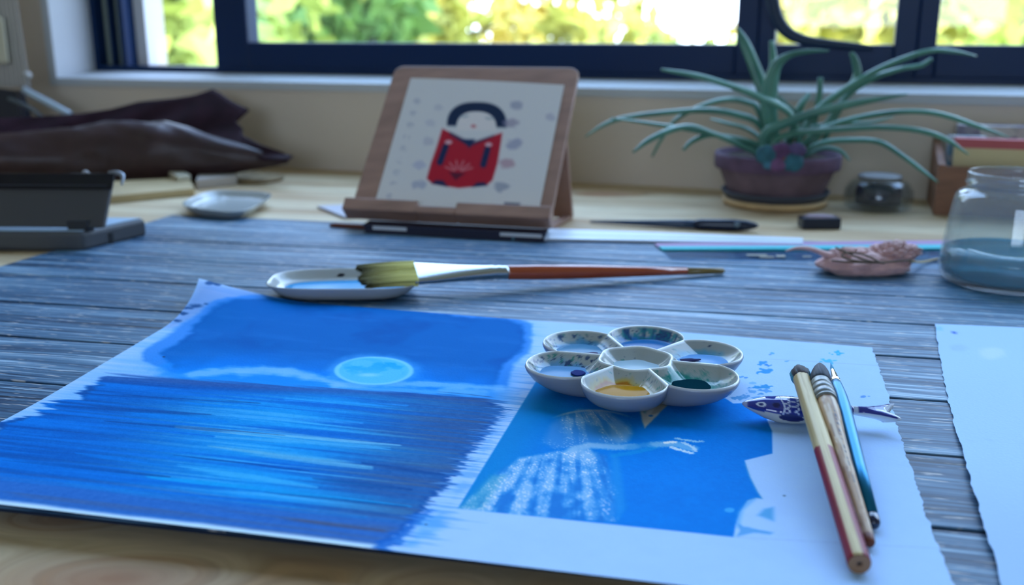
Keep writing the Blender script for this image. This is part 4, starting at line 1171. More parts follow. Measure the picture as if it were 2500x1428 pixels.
part('handle_tip', *rod(A_, B_, [(lerp_px(1666), .00285), (lerp_px(1740), .0024), (lerp_px(1763), .0023), (1.0, .0012)], 24), mat('olive_dip', (.20, .14, .045), .3), fb, label='bare olive brown tip')
bd = G(868, 668, TIPz + .0012) - A_
V = []; Fs = []; C = []; rs = np.random.RandomState(8)
Lb = np.linalg.norm(bd); bdir = bd / Lb
for k in range(900):
    x = (rs.rand() * 2 - 1); y = (rs.rand() * 2 - 1)
    L = Lb * (.88 + .10 * rs.rand() + .05 * math.sin(x * 5))
    if rs.rand() < .04: L *= 1.03
    g = rs.rand()
    for i, t in enumerate((0, .35, .7, 1.0)):
        sp = 1 + .05 * t
        p = A_ - bdir * .002 + bdir * L * t + r * x * .0122 * sp + u * y * .0027 * (1 - .25 * t) - u * .0022 * t * t * (1 if x > -.9 else 1.4) + np.array([0, 0, .0004 * (g - .5) * t])
        w = .00030 * (1 - .55 * t)
        for a in (0, 2.1, 4.2): V.append(p + r * w * math.cos(a) + u * w * math.sin(a)); C.append(np.array([220, 214, 128.]) * (1 - t * t * .75) + np.array([52, 48, 38.]) * t * t * .75 + (g - .5) * 60 + (rs.rand() < .1) * 20)
    b = len(V) - 12
    for i in range(3):
        for a in range(3): Fs.append((b + i * 3 + a, b + i * 3 + (a + 1) % 3, b + i * 3 + 3 + (a + 1) % 3, b + i * 3 + 3 + a))
    Fs.append((b + 11, b + 10, b + 9))
part('bristles', np.array(V), Fs, hair_v, fb, col=lin(np.clip(np.array(C), 6, 255)), kind='stuff', label='olive yellow bristles with dark tips')

# ================================================================== water jar
def real_glass(name, tint=(.93, .97, .97), haze=.06, hcol=(.55, .64, .70), ior=1.45, rough=.02):
    """clear stuff: lets light through straight, mirrors at its edges, with a little milky film"""
    m = bpy.data.materials.new(name); m.use_nodes = True
    t = m.node_tree; t.nodes.clear(); N = t.nodes.new; K = t.links.new
    o_ = N('ShaderNodeOutputMaterial'); m1_ = N('ShaderNodeMixShader'); m2_ = N('ShaderNodeMixShader')
    tr = N('ShaderNodeBsdfTransparent'); tr.inputs[0].default_value = (*tint, 1)
    df = N('ShaderNodeBsdfDiffuse'); df.inputs[0].default_value = (*hcol, 1); m1_.inputs[0].default_value = haze
    gl = N('ShaderNodeBsdfGlossy'); gl.inputs['Roughness'].default_value = rough
    K(tr.outputs[0], m1_.inputs[1]); K(df.outputs[0], m1_.inputs[2]); K(edge_mirror(t), m2_.inputs[0]); K(m1_.outputs[0], m2_.inputs[1]); K(gl.outputs[0], m2_.inputs[2]); K(m2_.outputs[0], o_.inputs[0])
    return m
JB = G(2458, 690, MZ)
jar = thing('water_jar', 'wide glass jar half filled with blue rinse water at the mat edge', 'jar', JB)
mp_ = mpp(JB + EZ * .02)
def jr(px_): return (2458 - px_) * mpp(JB + EZ * .03)
JH = zrow(JB, 421) - MZ
JW = zrow(JB, 611) - MZ
print('jar', JH, JW, jr(2295))
rb = jr(2296)
outer = [(.004, .0), (rb * .80, 0), (rb * .93, .002), (rb * .985, .007), (rb, .014), (rb * .985, JH * .25), (rb * .965, JH * .36), (rb * .915, JH * .60), (rb * .88, JH * .745), (rb * .855, JH * .79), (rb * .81, JH * .82), (rb * .745, JH * .838), (rb * .72, JH * .86), (rb * .725, JH * .885), (rb * .745, JH * .895), (rb * .745, JH * .91), (rb * .725, JH * .925), (rb * .725, JH * .96), (rb * .735, JH * .985), (rb * .715, JH)]
gt = .0018
inner_ = [(max(x - gt, .001), max(z_, .0035)) for x, z_ in outer[1:]]
inner_ = [(.002, .0035), (rb * .78, .0035)] + [(x, z_ + (.001 if z_ < .01 else 0)) for x, z_ in inner_[1:]]
prof = outer + inner_[::-1]
part('glass', *lathe(JB, prof, 72), real_glass('jar_glass', (.96, .985, .985), .10), jar)
wprof = [(.003, .0042), (rb * .80, .0042)] + [(x - .0002, z_) for x, z_ in inner_[3:] if .006 < z_ < JW - .0005] 
xr = np.interp(JW, [z_ for x, z_ in inner_], [x for x, z_ in inner_])
wprof += [(xr - .0003, JW), (xr * .5, JW), (.003, JW)]
part('rinse_water', *lathe(JB, wprof, 72), real_glass('jar_water', (.30, .66, .78), .58, (.02, .21, .30), 1.33), jar, label='cloudy turquoise water')

# ================================================================== crumpled cloth tied with string
def noise3(P, s, seed):
    return (fbm(P[:, 0] * s + 11, P[:, 1] * s + P[:, 2] * s * .7 + 5, seed, 3) + fbm(P[:, 2] * s + 3, P[:, 0] * s * .6 - P[:, 1] * s + 9, seed + 4, 3)) - 1.0
def blob(c, ax, ay, az, nu_=60, nv_=36, amp=.25, s=3.0, seed=0, floor=None, ridge=0):
    th = np.linspace(0, 2 * math.pi, nu_, endpoint=False); ph = np.linspace(0.02, math.pi - .02, nv_)
    T_, P_ = np.meshgrid(th, ph)
    d_ = np.stack([np.cos(T_) * np.sin(P_), np.sin(T_) * np.sin(P_), np.cos(P_)], -1).reshape(-1, 3)
    n_ = noise3(d_, s, seed)
    if ridge: n_ = n_ + ridge * (np.abs(noise3(d_, s * 2.2, seed + 9)) - .2) * -1.5
    k_ = 1 + amp * n_
    V = np.asarray(c) + (d_[:, :1] * np.asarray(ax) + d_[:, 1:2] * np.asarray(ay) + d_[:, 2:] * np.asarray(az)) * k_[:, None]
    if floor is not None: V[:, 2] = np.maximum(V[:, 2], floor)
    Fs = []
    for j in range(nv_ - 1):
        Fs += [(j * nu_ + i, (j + 1) * nu_ + i, (j + 1) * nu_ + (i + 1) % nu_, j * nu_ + (i + 1) % nu_) for i in range(nu_)]
    Fs += [tuple(range(nu_)), tuple(reversed(range((nv_ - 1) * nu_, nv_ * nu_)))]
    return V, Fs
cloth_m = mat('pink_cloth', (.60, .35, .33), .9, var=.25, vscale=60, bump=.6, bscale=260, sheen=.3)
CBs = G(2110, 668, MZ)
clb = thing('cloth_bundle', 'crumpled dusty pink cloth tied with thin string on the plank mat', 'cloth', CBs)
m1 = mpp(CBs)
def cpt(px, py, dy=0.0): return PY(px, py, CBs[1] + dy)
part('cloth_body', *blob(cpt(2108, 643, .004), (m1 * 116, 0, 0), (0, .020, 0), (0, 0, m1 * 31), 90, 48, .20, 2.6, 3, MZ, .5), cloth_m, clb)
part('cloth_ruffle', *blob(cpt(2180, 615, .006), (m1 * 56, 0, m1 * 4), (0, .016, 0), (0, 0, m1 * 25), 90, 56, .42, 3.6, 7, MZ, 1.0), cloth_m, clb)
part('cloth_ruffle', *blob(cpt(2090, 622, .006), (m1 * 60, 0, -m1 * 4), (0, .014, 0), (0, 0, m1 * 17), 80, 44, .35, 3.2, 12, MZ, .8), cloth_m, clb)
part('cloth_tail', *tube([cpt(2060, 630, .004), cpt(2020, 622, .002), cpt(1980, 608, 0), cpt(1945, 606, 0), cpt(1918, 613, 0)], [m1 * 20, m1 * 14, m1 * 10, m1 * 7, m1 * 3], 10, 24, .6), cloth_m, clb)
string_m = mat('brown_string', (.14, .10, .07), .8)
def ostr(pts): return tube([cpt(x, y, dy) for x, y, dy in pts], m1 * 2.2, 6, 40)
part('string', *ostr([(2030, 636, -.024), (2080, 640, -.025), (2140, 641, -.025), (2200, 637, -.024), (2226, 636, -.018)]), string_m, clb)
part('string', *ostr([(2150, 641, -.026), (2110, 622, -.024), (2070, 617, -.022), (2056, 624, -.022), (2075, 634, -.024), (2130, 642, -.026)]), string_m, clb)
part('string', *ostr([(2040, 604, -.014), (2062, 614, -.020), (2110, 634, -.026), (2160, 643, -.026)]), string_m, clb)
part('string', *tube([cpt(2222, 637, -.016), G(2250, 640, MZ + .003), G(2290, 632, MZ + .002), G(2330, 628, MZ + .002)], m1 * 3.2, 6, 20), mat('straw_string', (.50, .38, .20), .8), clb, label='straw coloured loose end')

# ================================================================== clear sleeve with teal strip, and the metal ruler
def slab(quad, z0, h, lift=0):
    q = [np.array([p[0], p[1], 0]) for p in quad]
    return hexa([*(p + EZ * z0 for p in (q[3], q[2], q[1], q[0])), *(p + EZ * (z0 + h) for p in (q[3], q[2], q[1], q[0]))])
sl = [G(1598, 598, MZ), G(2345, 590, MZ), G(2345, 640, MZ), G(1640, 634, MZ)]
slv = thing('plastic_sleeve', 'flat clear plastic sleeve with purple edge and teal strip under the pink cloth', 'sleeve', (sl[0] + sl[2]) / 2)
clear = bpy.data.materials.new('clear_film'); clear.use_nodes = True
t_ = clear.node_tree; t_.nodes.clear()
o_ = t_.nodes.new('ShaderNodeOutputMaterial'); mx_ = t_.nodes.new('ShaderNodeMixShader'); tr_ = t_.nodes.new('ShaderNodeBsdfTransparent'); gl_ = t_.nodes.new('ShaderNodeBsdfGlossy')
tr_.inputs[0].default_value = (.80, .88, .95, 1); gl_.inputs['Roughness'].default_value = .08
t_.links.new(edge_mirror(t_), mx_.inputs[0]); t_.links.new(tr_.outputs[0], mx_.inputs[1]); t_.links.new(gl_.outputs[0], mx_.inputs[2]); t_.links.new(mx_.outputs[0], o_.inputs[0])
def sq(v0, v1, u0=0, u1=1): return [quadmap(sl, np.array(u), np.array(v)) for u, v in ((u0, v0), (u1, v0), (u1, v1), (u0, v1))]
part('film', *slab(sq(.40, 1.0), MZ + .0003, .0008), clear, slv, smooth=False)
part('edge_strip', *slab(sq(0, .26), MZ + .0003, .0012), mat('mauve_plastic', (.36, .21, .38), .6), slv, smooth=False, label='mauve edge')
part('zip_strip', *slab(sq(.26, .46), MZ + .0003, .0018), mat('teal_plastic', (.012, .42, .48), .6), slv, smooth=False, label='teal strip')
scrap_m = mat('cream_scrap', (.34, .32, .26), .9)
for (u0, v0, w, h_) in ((.27, .74, .07, .07), (.37, .78, .03, .10), (.31, .86, .05, .06), (.46, .82, .03, .05)):
    part('paper_scrap', *slab(sq(v0, v0 + h_, u0, u0 + w), MZ + .0012, .0003), scrap_m, slv, smooth=False, label='small cream paper scrap')
rq = [G(1258, 562, MZ), G(1690, 580, MZ), G(1690, 596, MZ), G(1252, 588, MZ)]
rq = [G(1262, 561, MZ), G(1960, 587, MZ), G(1960, 600, MZ), G(1250, 587, MZ)]
rul = thing('ruler', 'pale metal ruler at the back edge of the plank mat', 'ruler', (rq[0] + rq[2]) / 2)
def rqm(v0, v1, u0=0, u1=1): return [quadmap(rq, np.array(u), np.array(v)) for u, v in ((u0, v0), (u1, v0), (u1, v1), (u0, v1))]
bevel(part('blade', *slab(rqm(0, 1, .035, 1), MZ + .0004, .0022), mat('pale_metal', (.70, .78, .88), .35, metal=.2), rul, smooth=False), .0006, 2)
bevel(part('end_cap', *slab(rqm(-.03, 1.03, 0, .035), MZ + .0002, .0030), mat('teal_cap', (.08, .22, .30), .4), rul, smooth=False), .0006, 2)
part('bevel_line', *slab(rqm(.62, .66, .04, 1), MZ + .0026, .0002), mat('ruler_line', (.30, .40, .52), .4), rul, smooth=False)

# ================================================================== black pen and paint pan on the bare desk
A_ = G(1440, 541, .0028); B_ = G(1852, 551, .0060)
pen = thing('dip_pen', 'slim black pen with long tapered shaft on the bare desk', 'pen', (A_ + B_) / 2 - EZ * .004)
navy_g = mat('navy_gloss', (.006, .014, .040), .25)
part('shaft', *rod(A_, B_, [(0, .0008), (.02, .0012), (.3, .0026), (.55, .0040), (.64, .0042)], 20), mat('blue_black_gloss', (.02, .045, .10), .2), pen)
part('grip', *rod(A_, B_, [(.63, .0044), (.66, .0052), (.72, .0053), (.86, .0056), (.93, .0048), (.98, .0028), (1, .0010)], 24), navy_g, pen)
mk = along(A_, B_, .87) + np.array([0, -.0052, .0012])
part('emblem', *rod(mk + np.array([0, .0008, 0]), mk - np.array([0, .0006, 0]), [(0, .0030), (1, .0028)], 20), mat('grey_mark', (.10, .15, .20), .4), pen, label='small round grey mark')
pan_c = G(2005, 560, 0)
pan = thing('paint_pan', 'tiny black paint pan with dried pinkish paint on the bare desk', 'paint pan', pan_c)
m2 = mpp(pan_c)
bevel(part('pan_body', *obox(pan_c + np.array([0, .008, m2 * 14]), (m2 * 47, 0, 0), (0, .009, 0), (0, 0, m2 * 13.5)), mat('black_plastic', (.006, .012, .03), .3), pan, smooth=False), .0012, 3)
part('dried_paint', *blob(pan_c + np.array([0, .008, m2 * 28.5]), (m2 * 38, 0, 0), (0, .007, 0), (0, 0, m2 * 5), 32, 16, .25, 3, 31), mat('dried_paint', (.30, .22, .26), .6), pan, label='dried pinkish grey paint')

# ================================================================== potted aloe
PB_ = G(1882, 512, 0); PB_[1] += .035
YP = PB_[1]
pl_ = thing('aloe_plant', 'aloe with long arching leaves in a squat terracotta pot', 'potted plant', PB_)
mp0 = mpp(PB_ + EZ * .03)
xc = PY(1893, 450, YP)[0]
pc = np.array([xc, YP, 0])
zt = zrow(pc, 372); zl = zrow(pc, 408); z0p = .0105
coaster = thing('wooden_coaster', 'round pale wooden coaster under the terracotta pot', 'coaster', pc)
part('coaster_disc', *lathe(pc, [(.001, .0006), (mp0 * 118, .0006), (mp0 * 126, .003), (mp0 * 126, .0065), (mp0 * 122, .0078), (.001, .0078)], 48), mat('coaster_wood', (.55, .38, .19), .6, var=.15, vscale=40), coaster)
terra = mat('terracotta', (.13, .085, .10), .85, var=.28, vscale=50, bump=.3, bscale=120)
pot_prof = [(.001, .008), (mp0 * 108, .008), (mp0 * 110, .0095), (mp0 * 136, zl - .002), (mp0 * 137, zl)]
part('pot_body', *lathe(pc, pot_prof + [(mp0 * 125, zl)], 64), terra, pl_)
rim_o = part('pot_rim', *lathe(pc, [(mp0 * 138, zl - .0005), (mp0 * 147, zl), (mp0 * 149, zl + .002), (mp0 * 150, zt - .003), (mp0 * 148, zt), (mp0 * 138, zt), (mp0 * 135, zt - .006), (mp0 * 100, zt - .008)], 64, cap0=False), mat('terracotta_rim', (.10, .058, .10), .8, var=.3, vscale=45, bump=.3, bscale=120), pl_)
part('saucer', *lathe(pc, [(.001, .0076), (mp0 * 118, .0076), (mp0 * 128, .014), (mp0 * 130, .016), (mp0 * 126, .0165), (mp0 * 112, .010), (.001, .010)], 48), mat('dark_saucer', (.05, .06, .085), .6), pl_)
part('soil', *blob(pc + EZ * (zt - .007), (mp0 * 133, 0, 0), (0, mp0 * 133, 0), (0, 0, .005), 40, 16, .15, 3, 44), mat('soil', (.05, .035, .025), .95, var=.4, vscale=120, bump=.6, bscale=200), pl_)
# painted flower ornament stuck on the rim
orn = []
yo = YP - mp0 * 152
def opt(px, py, d=0): return PY(px, py, yo - d)
for (x, y, r_, c_) in ((1905, 375, 30, (.09, .035, .10)), (1870, 378, 26, (.02, .10, .13)), (1936, 395, 26, (.02, .11, .15)), (1912, 392, 26, (.20, .07, .06)), (1945, 368, 22, (.07, .05, .13)), (1898, 402, 20, (.14, .06, .14)), (1880, 398, 18, (.04, .14, .20))):
    c_m = mat('ornament_%d_%d' % (x, y), c_, .7, var=.3, vscale=150)
    p = opt(x, y, .001 + .0008 * (len(orn) % 3)); orn.append(p)
    part('ornament_petal', *blob(p, (mp0 * r_, 0, 0), (0, .0035, 0), (0, 0, mp0 * r_ * .82), 24, 14, .25, 3, 50 + x % 7), c_m, rim_o, label='painted ornament petal')
# leaves: photo outline, with how far the tip leans towards or away from the window
def leafmat():
    m = bpy.data.materials.new('aloe_leaf'); m.use_nodes = True
    t = m.node_tree; b = t.nodes['Principled BSDF']; N = t.nodes.new; K = t.links.new
    g = N('ShaderNodeNewGeometry'); n = N('ShaderNodeTexNoise'); n.inputs['Scale'].default_value = 25; K(g.outputs['Position'], n.inputs['Vector'])
    r_ = N('ShaderNodeValToRGB'); e = r_.color_ramp.elements
    e[0].position = .3; e[0].color = (.038, .145, .105, 1); e[1].position = .7; e[1].color = (.085, .245, .175, 1)
    K(n.outputs[0], r_.inputs[0]); K(r_.outputs[0], b.inputs['Base Color'])
    b.inputs['Roughness'].default_value = .35; b.inputs['Subsurface Weight'].default_value = .0
    return m
lm = leafmat()
LEAVES = [
    (((1880, 340), (1872, 250), (1845, 170), (1818, 105), (1800, 68)), (17, 18, 16, 13, 4), .0, .02),
    (((1888, 350), (1880, 290), (1880, 220), (1895, 160), (1930, 134), (1975, 125), (2024, 124)), (20, 24, 25, 19, 11, 8, 3), -.01, -.03),
    (((1892, 330), (1885, 230), (1888, 150), (1884, 100)), (9, 11, 10, 6), .02, .03),
    (((1960, 330), (1930, 278), (1850, 235), (1780, 208), (1700, 185), (1615, 170)), (9, 11, 11, 9, 8, 4), -.02, -.05),
    (((1880, 330), (1850, 300), (1800, 280), (1740, 270), (1660, 272), (1540, 285), (1480, 302), (1428, 334)), (8, 10, 10, 9, 8, 7, 6, 2), .0, .01),
    (((1880, 320), (1852, 268), (1825, 250), (1780, 243), (1720, 256), (1650, 292), (1615, 340), (1592, 382)), (8, 10, 9, 9, 8, 7, 6, 4), .03, .05),
    (((1870, 362), (1820, 352), (1740, 328), (1680, 316), (1590, 302), (1490, 288)), (8, 9, 9, 8, 7, 3), -.02, -.05),
    (((1850, 368), (1800, 350), (1740, 326), (1690, 309), (1640, 317), (1585, 342), (1545, 372)), (9, 12, 10, 9, 9, 8, 3), -.04, -.07),
    (((1900, 362), (1840, 348), (1780, 335), (1730, 330), (1690, 345), (1668, 366)), (7, 8, 9, 8, 7, 4), -.03, -.04),
    (((1842, 352), (1870, 326), (1930, 296), (2000, 272), (2100, 250), (2215, 230)), (9, 12, 11, 10, 8, 2), -.05, -.06),
    (((1855, 355), (1900, 338), (1960, 324), (2060, 315), (2150, 311), (2240, 318), (2310, 340), (2365, 378)), (8, 10, 9, 8, 8, 8, 7, 2), -.05, -.12),
    (((1940, 350), (1990, 325), (2060, 296), (2150, 278), (2230, 272), (2300, 280), (2380, 306), (2465, 336)), (8, 9, 9, 9, 8, 8, 7, 2), -.04, -.12),
    (((1950, 320), (1990, 275), (2060, 222), (2130, 178), (2200, 146), (2270, 124), (2330, 126), (2385, 137)), (9, 10, 10, 9, 8, 7, 6, 2), .0, -.01),
    (((1985, 345), (2030, 285), (2070, 232), (2130, 192), (2200, 168), (2248, 160), (2275, 143)), (7, 8, 8, 8, 7, 7, 5), .0, .0),
    (((2030, 300), (2070, 225), (2092, 185), (2088, 150), (2078, 128)), (7, 9, 10, 9, 5), .01, .015),
    (((1990, 330), (1998, 250), (2003, 190)), (6, 7, 6), .02, .03),
    (((1930, 340), (1950, 270), (1975, 230)), (8, 9, 6), .02, .03),
    (((1940, 362), (2010, 348), (2090, 342), (2150, 348), (2205, 382), (2250, 415), (2290, 445)), (8, 9, 9, 8, 7, 6, 2), -.05, -.10),
    (((1910, 345), (1960, 300), (1920, 258), (1900, 235)), (7, 8, 7, 3), .02, .03),
    (((1960, 368), (2010, 362), (2050, 368), (2075, 392)), (6, 7, 6, 2), -.04, -.05),
    (((1900, 350), (1935, 330), (1990, 308), (2060, 302), (2130, 298), (2180, 285)), (6, 7, 6, 6, 5, 2), .01, .01),
    (((1890, 345), (1830, 318), (1770, 300), (1735, 290)), (7, 7, 6, 3), .04, .06),
]
for pts, wd, d0, d1 in LEAVES:
    P3 = []; R3 = []
    n_ = len(pts)
    for i, ((x, y), w_) in enumerate(zip(pts, wd)):
        t = i / (n_ - 1); Yd = YP + d0 * (.3 + .7 * t) + (d1 - d0) * t
        if i == 0:
            q_ = np.array([xc + (x - 1893) * mp0 * .7, YP + d0 * .6, zt - .008])
            p = PY(x, y, YP + d0 * .3); p = (p + q_) / 2 if p[2] > zt else q_
        else: p = PY(x, y, Yd)
        P3.append(p); R3.append(w_ * mpp(p) * 1.08)
    part('leaf', *tube(P3, R3, 10, 26, .55, up=np.array([0, -.35, 1.0])), lm, pl_)

# ================================================================== wooden stand with its picture page
ZN = .0155
BL = G(852, 521, ZN); BR = G(1342, 545, ZN)
ex = (BR - BL); WB = np.linalg.norm(ex); ex = ex / WB
bk = np.array([-ex[1], ex[0], 0])
if bk[1] < 0: bk = -bk
# lean: reach the top row of the photo
best = None
for tau in np.radians(np.arange(45, 80, .5)):
    up_ = bk * math.cos(tau) + EZ * math.sin(tau)
    for Lh in np.arange(.12, .26, .002):
        x0, y0 = proj(BL + up_ * Lh + ex * 0.0); x1, y1 = proj(BR + up_ * Lh)
        e_ = (x0 - 962) ** 2 + (y0 - 157) ** 2 + (x1 - 1430) ** 2 + (y1 - 168) ** 2
        if best is None or e_ < best[0]: best = (e_, tau, Lh)
tau, LH = best[1], best[2]
print('stand', math.degrees(tau), LH, WB, best[0])
up_ = bk * math.cos(tau) + EZ * math.sin(tau); nf = np.cross(ex, up_)
if nf[1] > 0: nf = -nf                              # towards the camera
walnut = mat('stand_wood', (.33, .19, .14), .5, var=.18, vscale=14, stretch=(0, (1, 6, 6)), coat=.1)
stand = thing('picture_stand', 'reddish brown wooden stand holding a picture page of a doll', 'stand', (BL + BR) / 2)
def sb(a, b, n): return BL + ex * a * WB + up_ * b * LH + nf * n
def rr_outline(n0, k=.055):
    out = []
    asp = WB / LH
    cs = [(1 - k, 1 - k * asp, 0), (k, 1 - k * asp, 1), (0.0, 0.0, None), (1.0, 0.0, None)]
    for a in np.linspace(0, math.pi / 2, 8): out.append((1 - k + k * math.cos(a), 1 - k * asp + k * asp * math.sin(a)))
    for a in np.linspace(math.pi / 2, math.pi, 8): out.append((k + k * math.cos(a), 1 - k * asp + k * asp * math.sin(a)))
    out += [(0, 0), (1, 0)]
    return [sb(a, b, n0) for a, b in out]
bevel(part('board', *prism(rr_outline(-.006), rr_outline(0)), walnut, stand, smooth=False), .0012, 2)
# lip with a notch in the middle
for a0, a1, h_ in ((-.012, .36, .052), (.36, .555, .022), (.555, 1.012, .052)):
    v = [sb(a0, -.02, -.004), sb(a1, -.02, -.004), sb(a1, -.02, .013), sb(a0, -.02, .013), sb(a0, h_, -.0005), sb(a1, h_, -.0005), sb(a1, h_, .013), sb(a0, h_, .013)]
    bevel(part('lip', *hexa(v), walnut, stand, smooth=False), .0012, 2)
# prop leg behind and foot rail
pt = BL + ex * WB * .5 + up_ * LH * .62 - nf * .007
def leg(a):
    p0 = BL + ex * WB * a + up_ * LH * .60 - nf * .0075
    p1 = np.array([*(BL + ex * WB * (a + .02) + bk * .105)[:2], .0025])
    d_ = (p1 - p0); L_ = np.linalg.norm(d_); d_ = d_ / L_; s_ = ex; q_ = np.cross(d_, s_)
    return obox((p0 + p1) / 2, s_ * .010, q_ * .003, d_ * L_ / 2)
for a in (.10, .93):
    part('prop_leg', *leg(a), walnut, stand, smooth=False)
pr0 = BR + bk * .012; 
rail = [np.array([*(BR + bk * .024 - ex * .012)[:2], .0025]) , np.array([*(BR + bk * .105 - ex * .004)[:2], .0025])]
part('foot_rail', *obox((rail[0] + rail[1]) / 2, (rail[1] - rail[0]) / 2, np.cross((rail[1] - rail[0]) / np.linalg.norm(rail[1] - rail[0]), EZ) * .004, EZ * .002), walnut, stand, smooth=False)

# the page
def inv_board(px, py, n=.0006):
    o_ = np.array([0, 0, HCAM]); d_ = ray(px, py); t = np.dot(BL + nf * n - o_, nf) / np.dot(d_, nf); return o_ + d_ * t
pq = [inv_board(1003, 191), inv_board(1378, 208), inv_board(1316, 515), inv_board(913, 503)]
nu3, nv3 = 260, 220
uu, vv = np.meshgrid(np.linspace(0, 1, nu3), np.linspace(0, 1, nv3))
Pp = quadmap(pq, uu, vv) + nf * .0003 + nf * (.0010 * np.sin(uu * math.pi) * (1 - vv))[..., None]
px, py = proj(Pp)
c = np.zeros(px.shape + (3,)) + np.array([214, 210, 206.])
n2 = fbm(uu * 30, vv * 30, 131)
def ms(poly, soft=3): return sm(soft, -soft, sdpoly(poly, px, py))
def ml(pts, w, soft=2.5): return sm(w + soft, w - soft, sdline(pts, px, py))
red = [(1080, 314), (1150, 350), (1226, 324), (1222, 352), (1214, 400), (1202, 440), (1188, 452), (1120, 459), (1056, 449), (1042, 436), (1052, 400), (1066, 360)]
c = mixc(c, (176, 24, 44), ms(red))
c = mixc(c, (28, 44, 84), ml([(1104, 324), (1146, 350), (1200, 328)], 7) * ms(red, 6))
c = mixc(c, (28, 44, 84), ms([(1130, 340), (1160, 340), (1146, 362)]))
# hair as an arch with two side locks
hr = (np.abs((px - 1164) / 72.) ** 2.5 + np.abs((py - 308) / 58.) ** 2.5) ** .4; hi = (np.abs((px - 1163) / 49.) ** 2.4 + np.abs((py - 314) / 42.) ** 2.4) ** (1 / 2.4)
c = mixc(c, (22, 40, 70), sm(1.05, .97, hr) * sm(.96, 1.04, hi) * sm(313, 305, py - (px - 1166) * .03))
c = mixc(c, (224, 214, 208), sm(1.0, .95, hi) * sm(322, 316, py))
for x, y in ((1133, 283), (1196, 288)): c = mixc(c, (120, 140, 150), ml([(x - 9, y), (x, y + 2), (x + 9, y)], 1.8) * .7)
c = mixc(c, (190, 92, 100), sm(9, 4, np.hypot((px - 1156), (py - 308) * 1.6)) * .8)
for pts in (((1088, 358), (1074, 396)), ((1190, 364), (1180, 402))): c = mixc(c, (28, 40, 80), ml(pts, 7.5))
for x, y in ((1095, 347), (1193, 353)): c = mixc(c, (226, 200, 204), sm(12, 6, np.hypot(px - x, (py - y) * 1.7)) * .8)
for a in (-70, -40, -10, 20, 50, 75):
    ar = math.radians(a); c = mixc(c, (220, 170, 168), ml([(1118 + 10 * math.sin(ar), 418 - 6 * math.cos(ar)), (1120 + 34 * math.sin(ar), 416 - 24 * math.cos(ar))], 2) * .65)
c = mixc(c, (70, 20, 48), ms([(1096, 420), (1136, 423), (1112, 440)]) * .8)
c = mixc(c, (28, 40, 80), ms([(1054, 448), (1064, 440), (1082, 441), (1094, 456)]))
c = mixc(c, (28, 40, 80), ms([(1152, 457), (1164, 446), (1182, 445), (1190, 453)]))
for k in range(10):                                 # faint column of small marks down the left side
    x, y = 1026 - k * 8.2, 218 + k * 29; c = mixc(c, (150, 152, 170), sm(9, 5, np.hypot((px - x) / 1.3, py - y)) * .38 * sm(.4, .5, n2))
for x, y, r_, cl in ((1260, 257, 20, (150, 150, 168)), (1250, 300, 22, (150, 140, 158)), (1256, 352, 24, (148, 148, 172)), (1238, 400, 22, (176, 136, 146)), (1222, 456, 24, (140, 144, 160)), (1070, 262, 16, (188, 186, 192)), (1052, 300, 16, (190, 188, 196)), (1046, 345, 16, (186, 182, 190)), (1024, 402, 18, (176, 176, 196)), (1022, 450, 20, (160, 164, 184)), (1345, 285, 14, (176, 172, 184))):
    c = mixc(c, cl, sm(r_, r_ * .6, np.hypot(px - x, (py - y) * 1.5) + (n2 - .5) * 20) * .7)
c = mixc(c, (70, 74, 96), ms([(1232, 494), (1270, 496), (1268, 502), (1230, 500)]) * .9)
part('picture_page', Pp.reshape(-1, 3), grid_faces(nu3, nv3), mat('page_paper', (1, 1, 1), .7, vcol=True, spec=.2), stand, col=np.clip(lin(c), 0, .9).reshape(-1, 3), label='pale page with a black haired doll in a red robe')

# ---- dark notebook under the stand, grey card, brown pencil
nbq = [BL + bk * .020 + ex * .018, BR + bk * .020 - ex * .004, BR - bk * .020 + ex * .001, BL - bk * .021 + ex * .022]
nbq = [np.array([p[0], p[1], 0]) for p in nbq]
nbk = thing('black_notebook', 'navy black notebook lying under the wooden stand', 'notebook', sum(nbq) / 4)
for nm, z0, h_, ins, m_ in (('back_cover', .0008, .0015, 0, 'cov'), ('pages', .0023, .0058, .002, 'pg'), ('front_cover', .0081, .0018, 0, 'cov')):
    ctr = sum(nbq) / 4; q_ = [p + (ctr - p) / np.linalg.norm(ctr - p) * ins for p in nbq]
    part(nm, *slab(q_, z0, h_), mat('navy_cover', (.004, .006, .028), .5) if m_ == 'cov' else mat('navy_pages', (.012, .014, .035), .7), nbk, smooth=False)
for a0, a1 in ((.06, .25), (.76, .98)):
    p0 = nbq[3] + (nbq[2] - nbq[3]) * a0; p1 = nbq[3] + (nbq[2] - nbq[3]) * a1; o_ = -bk * .0006
    part('white_tab', *hexa([p0 + o_ + EZ * .0062, p1 + o_ + EZ * .0062, p1 + EZ * .0062, p0 + EZ * .0062, p0 + o_ + EZ * .0092, p1 + o_ + EZ * .0092, p1 + EZ * .0092, p0 + EZ * .0092]), mat('white_tab', (.55, .58, .62), .6), nbk, smooth=False)
cq = [G(775, 508, .0), G(905, 503, .0), G(905, 532, .0), G(840, 535, .0)]
card = part('grey_card', *slab(cq, .0005, .0022), mat('lilac_card', (.45, .45, .52), .6), None, smooth=False, loc=sum(cq) / 4, label='pale lilac card poking out beside the dark notebook', cat='card')
A_ = G(806, 550, .0035); B_ = G(1228, 571, .0036 + MZ * .6)
pcl = thing('colour_pencil', 'thin reddish brown pencil in front of the wooden stand', 'pencil', (A_ + B_) / 2 - EZ * .003)
part('barrel', *rod(A_, B_, [(0, .0016), (.03, .0030), (.90, .0030)], 6), mat('brown_lacquer', (.13, .035, .025), .35), pcl, smooth=False)
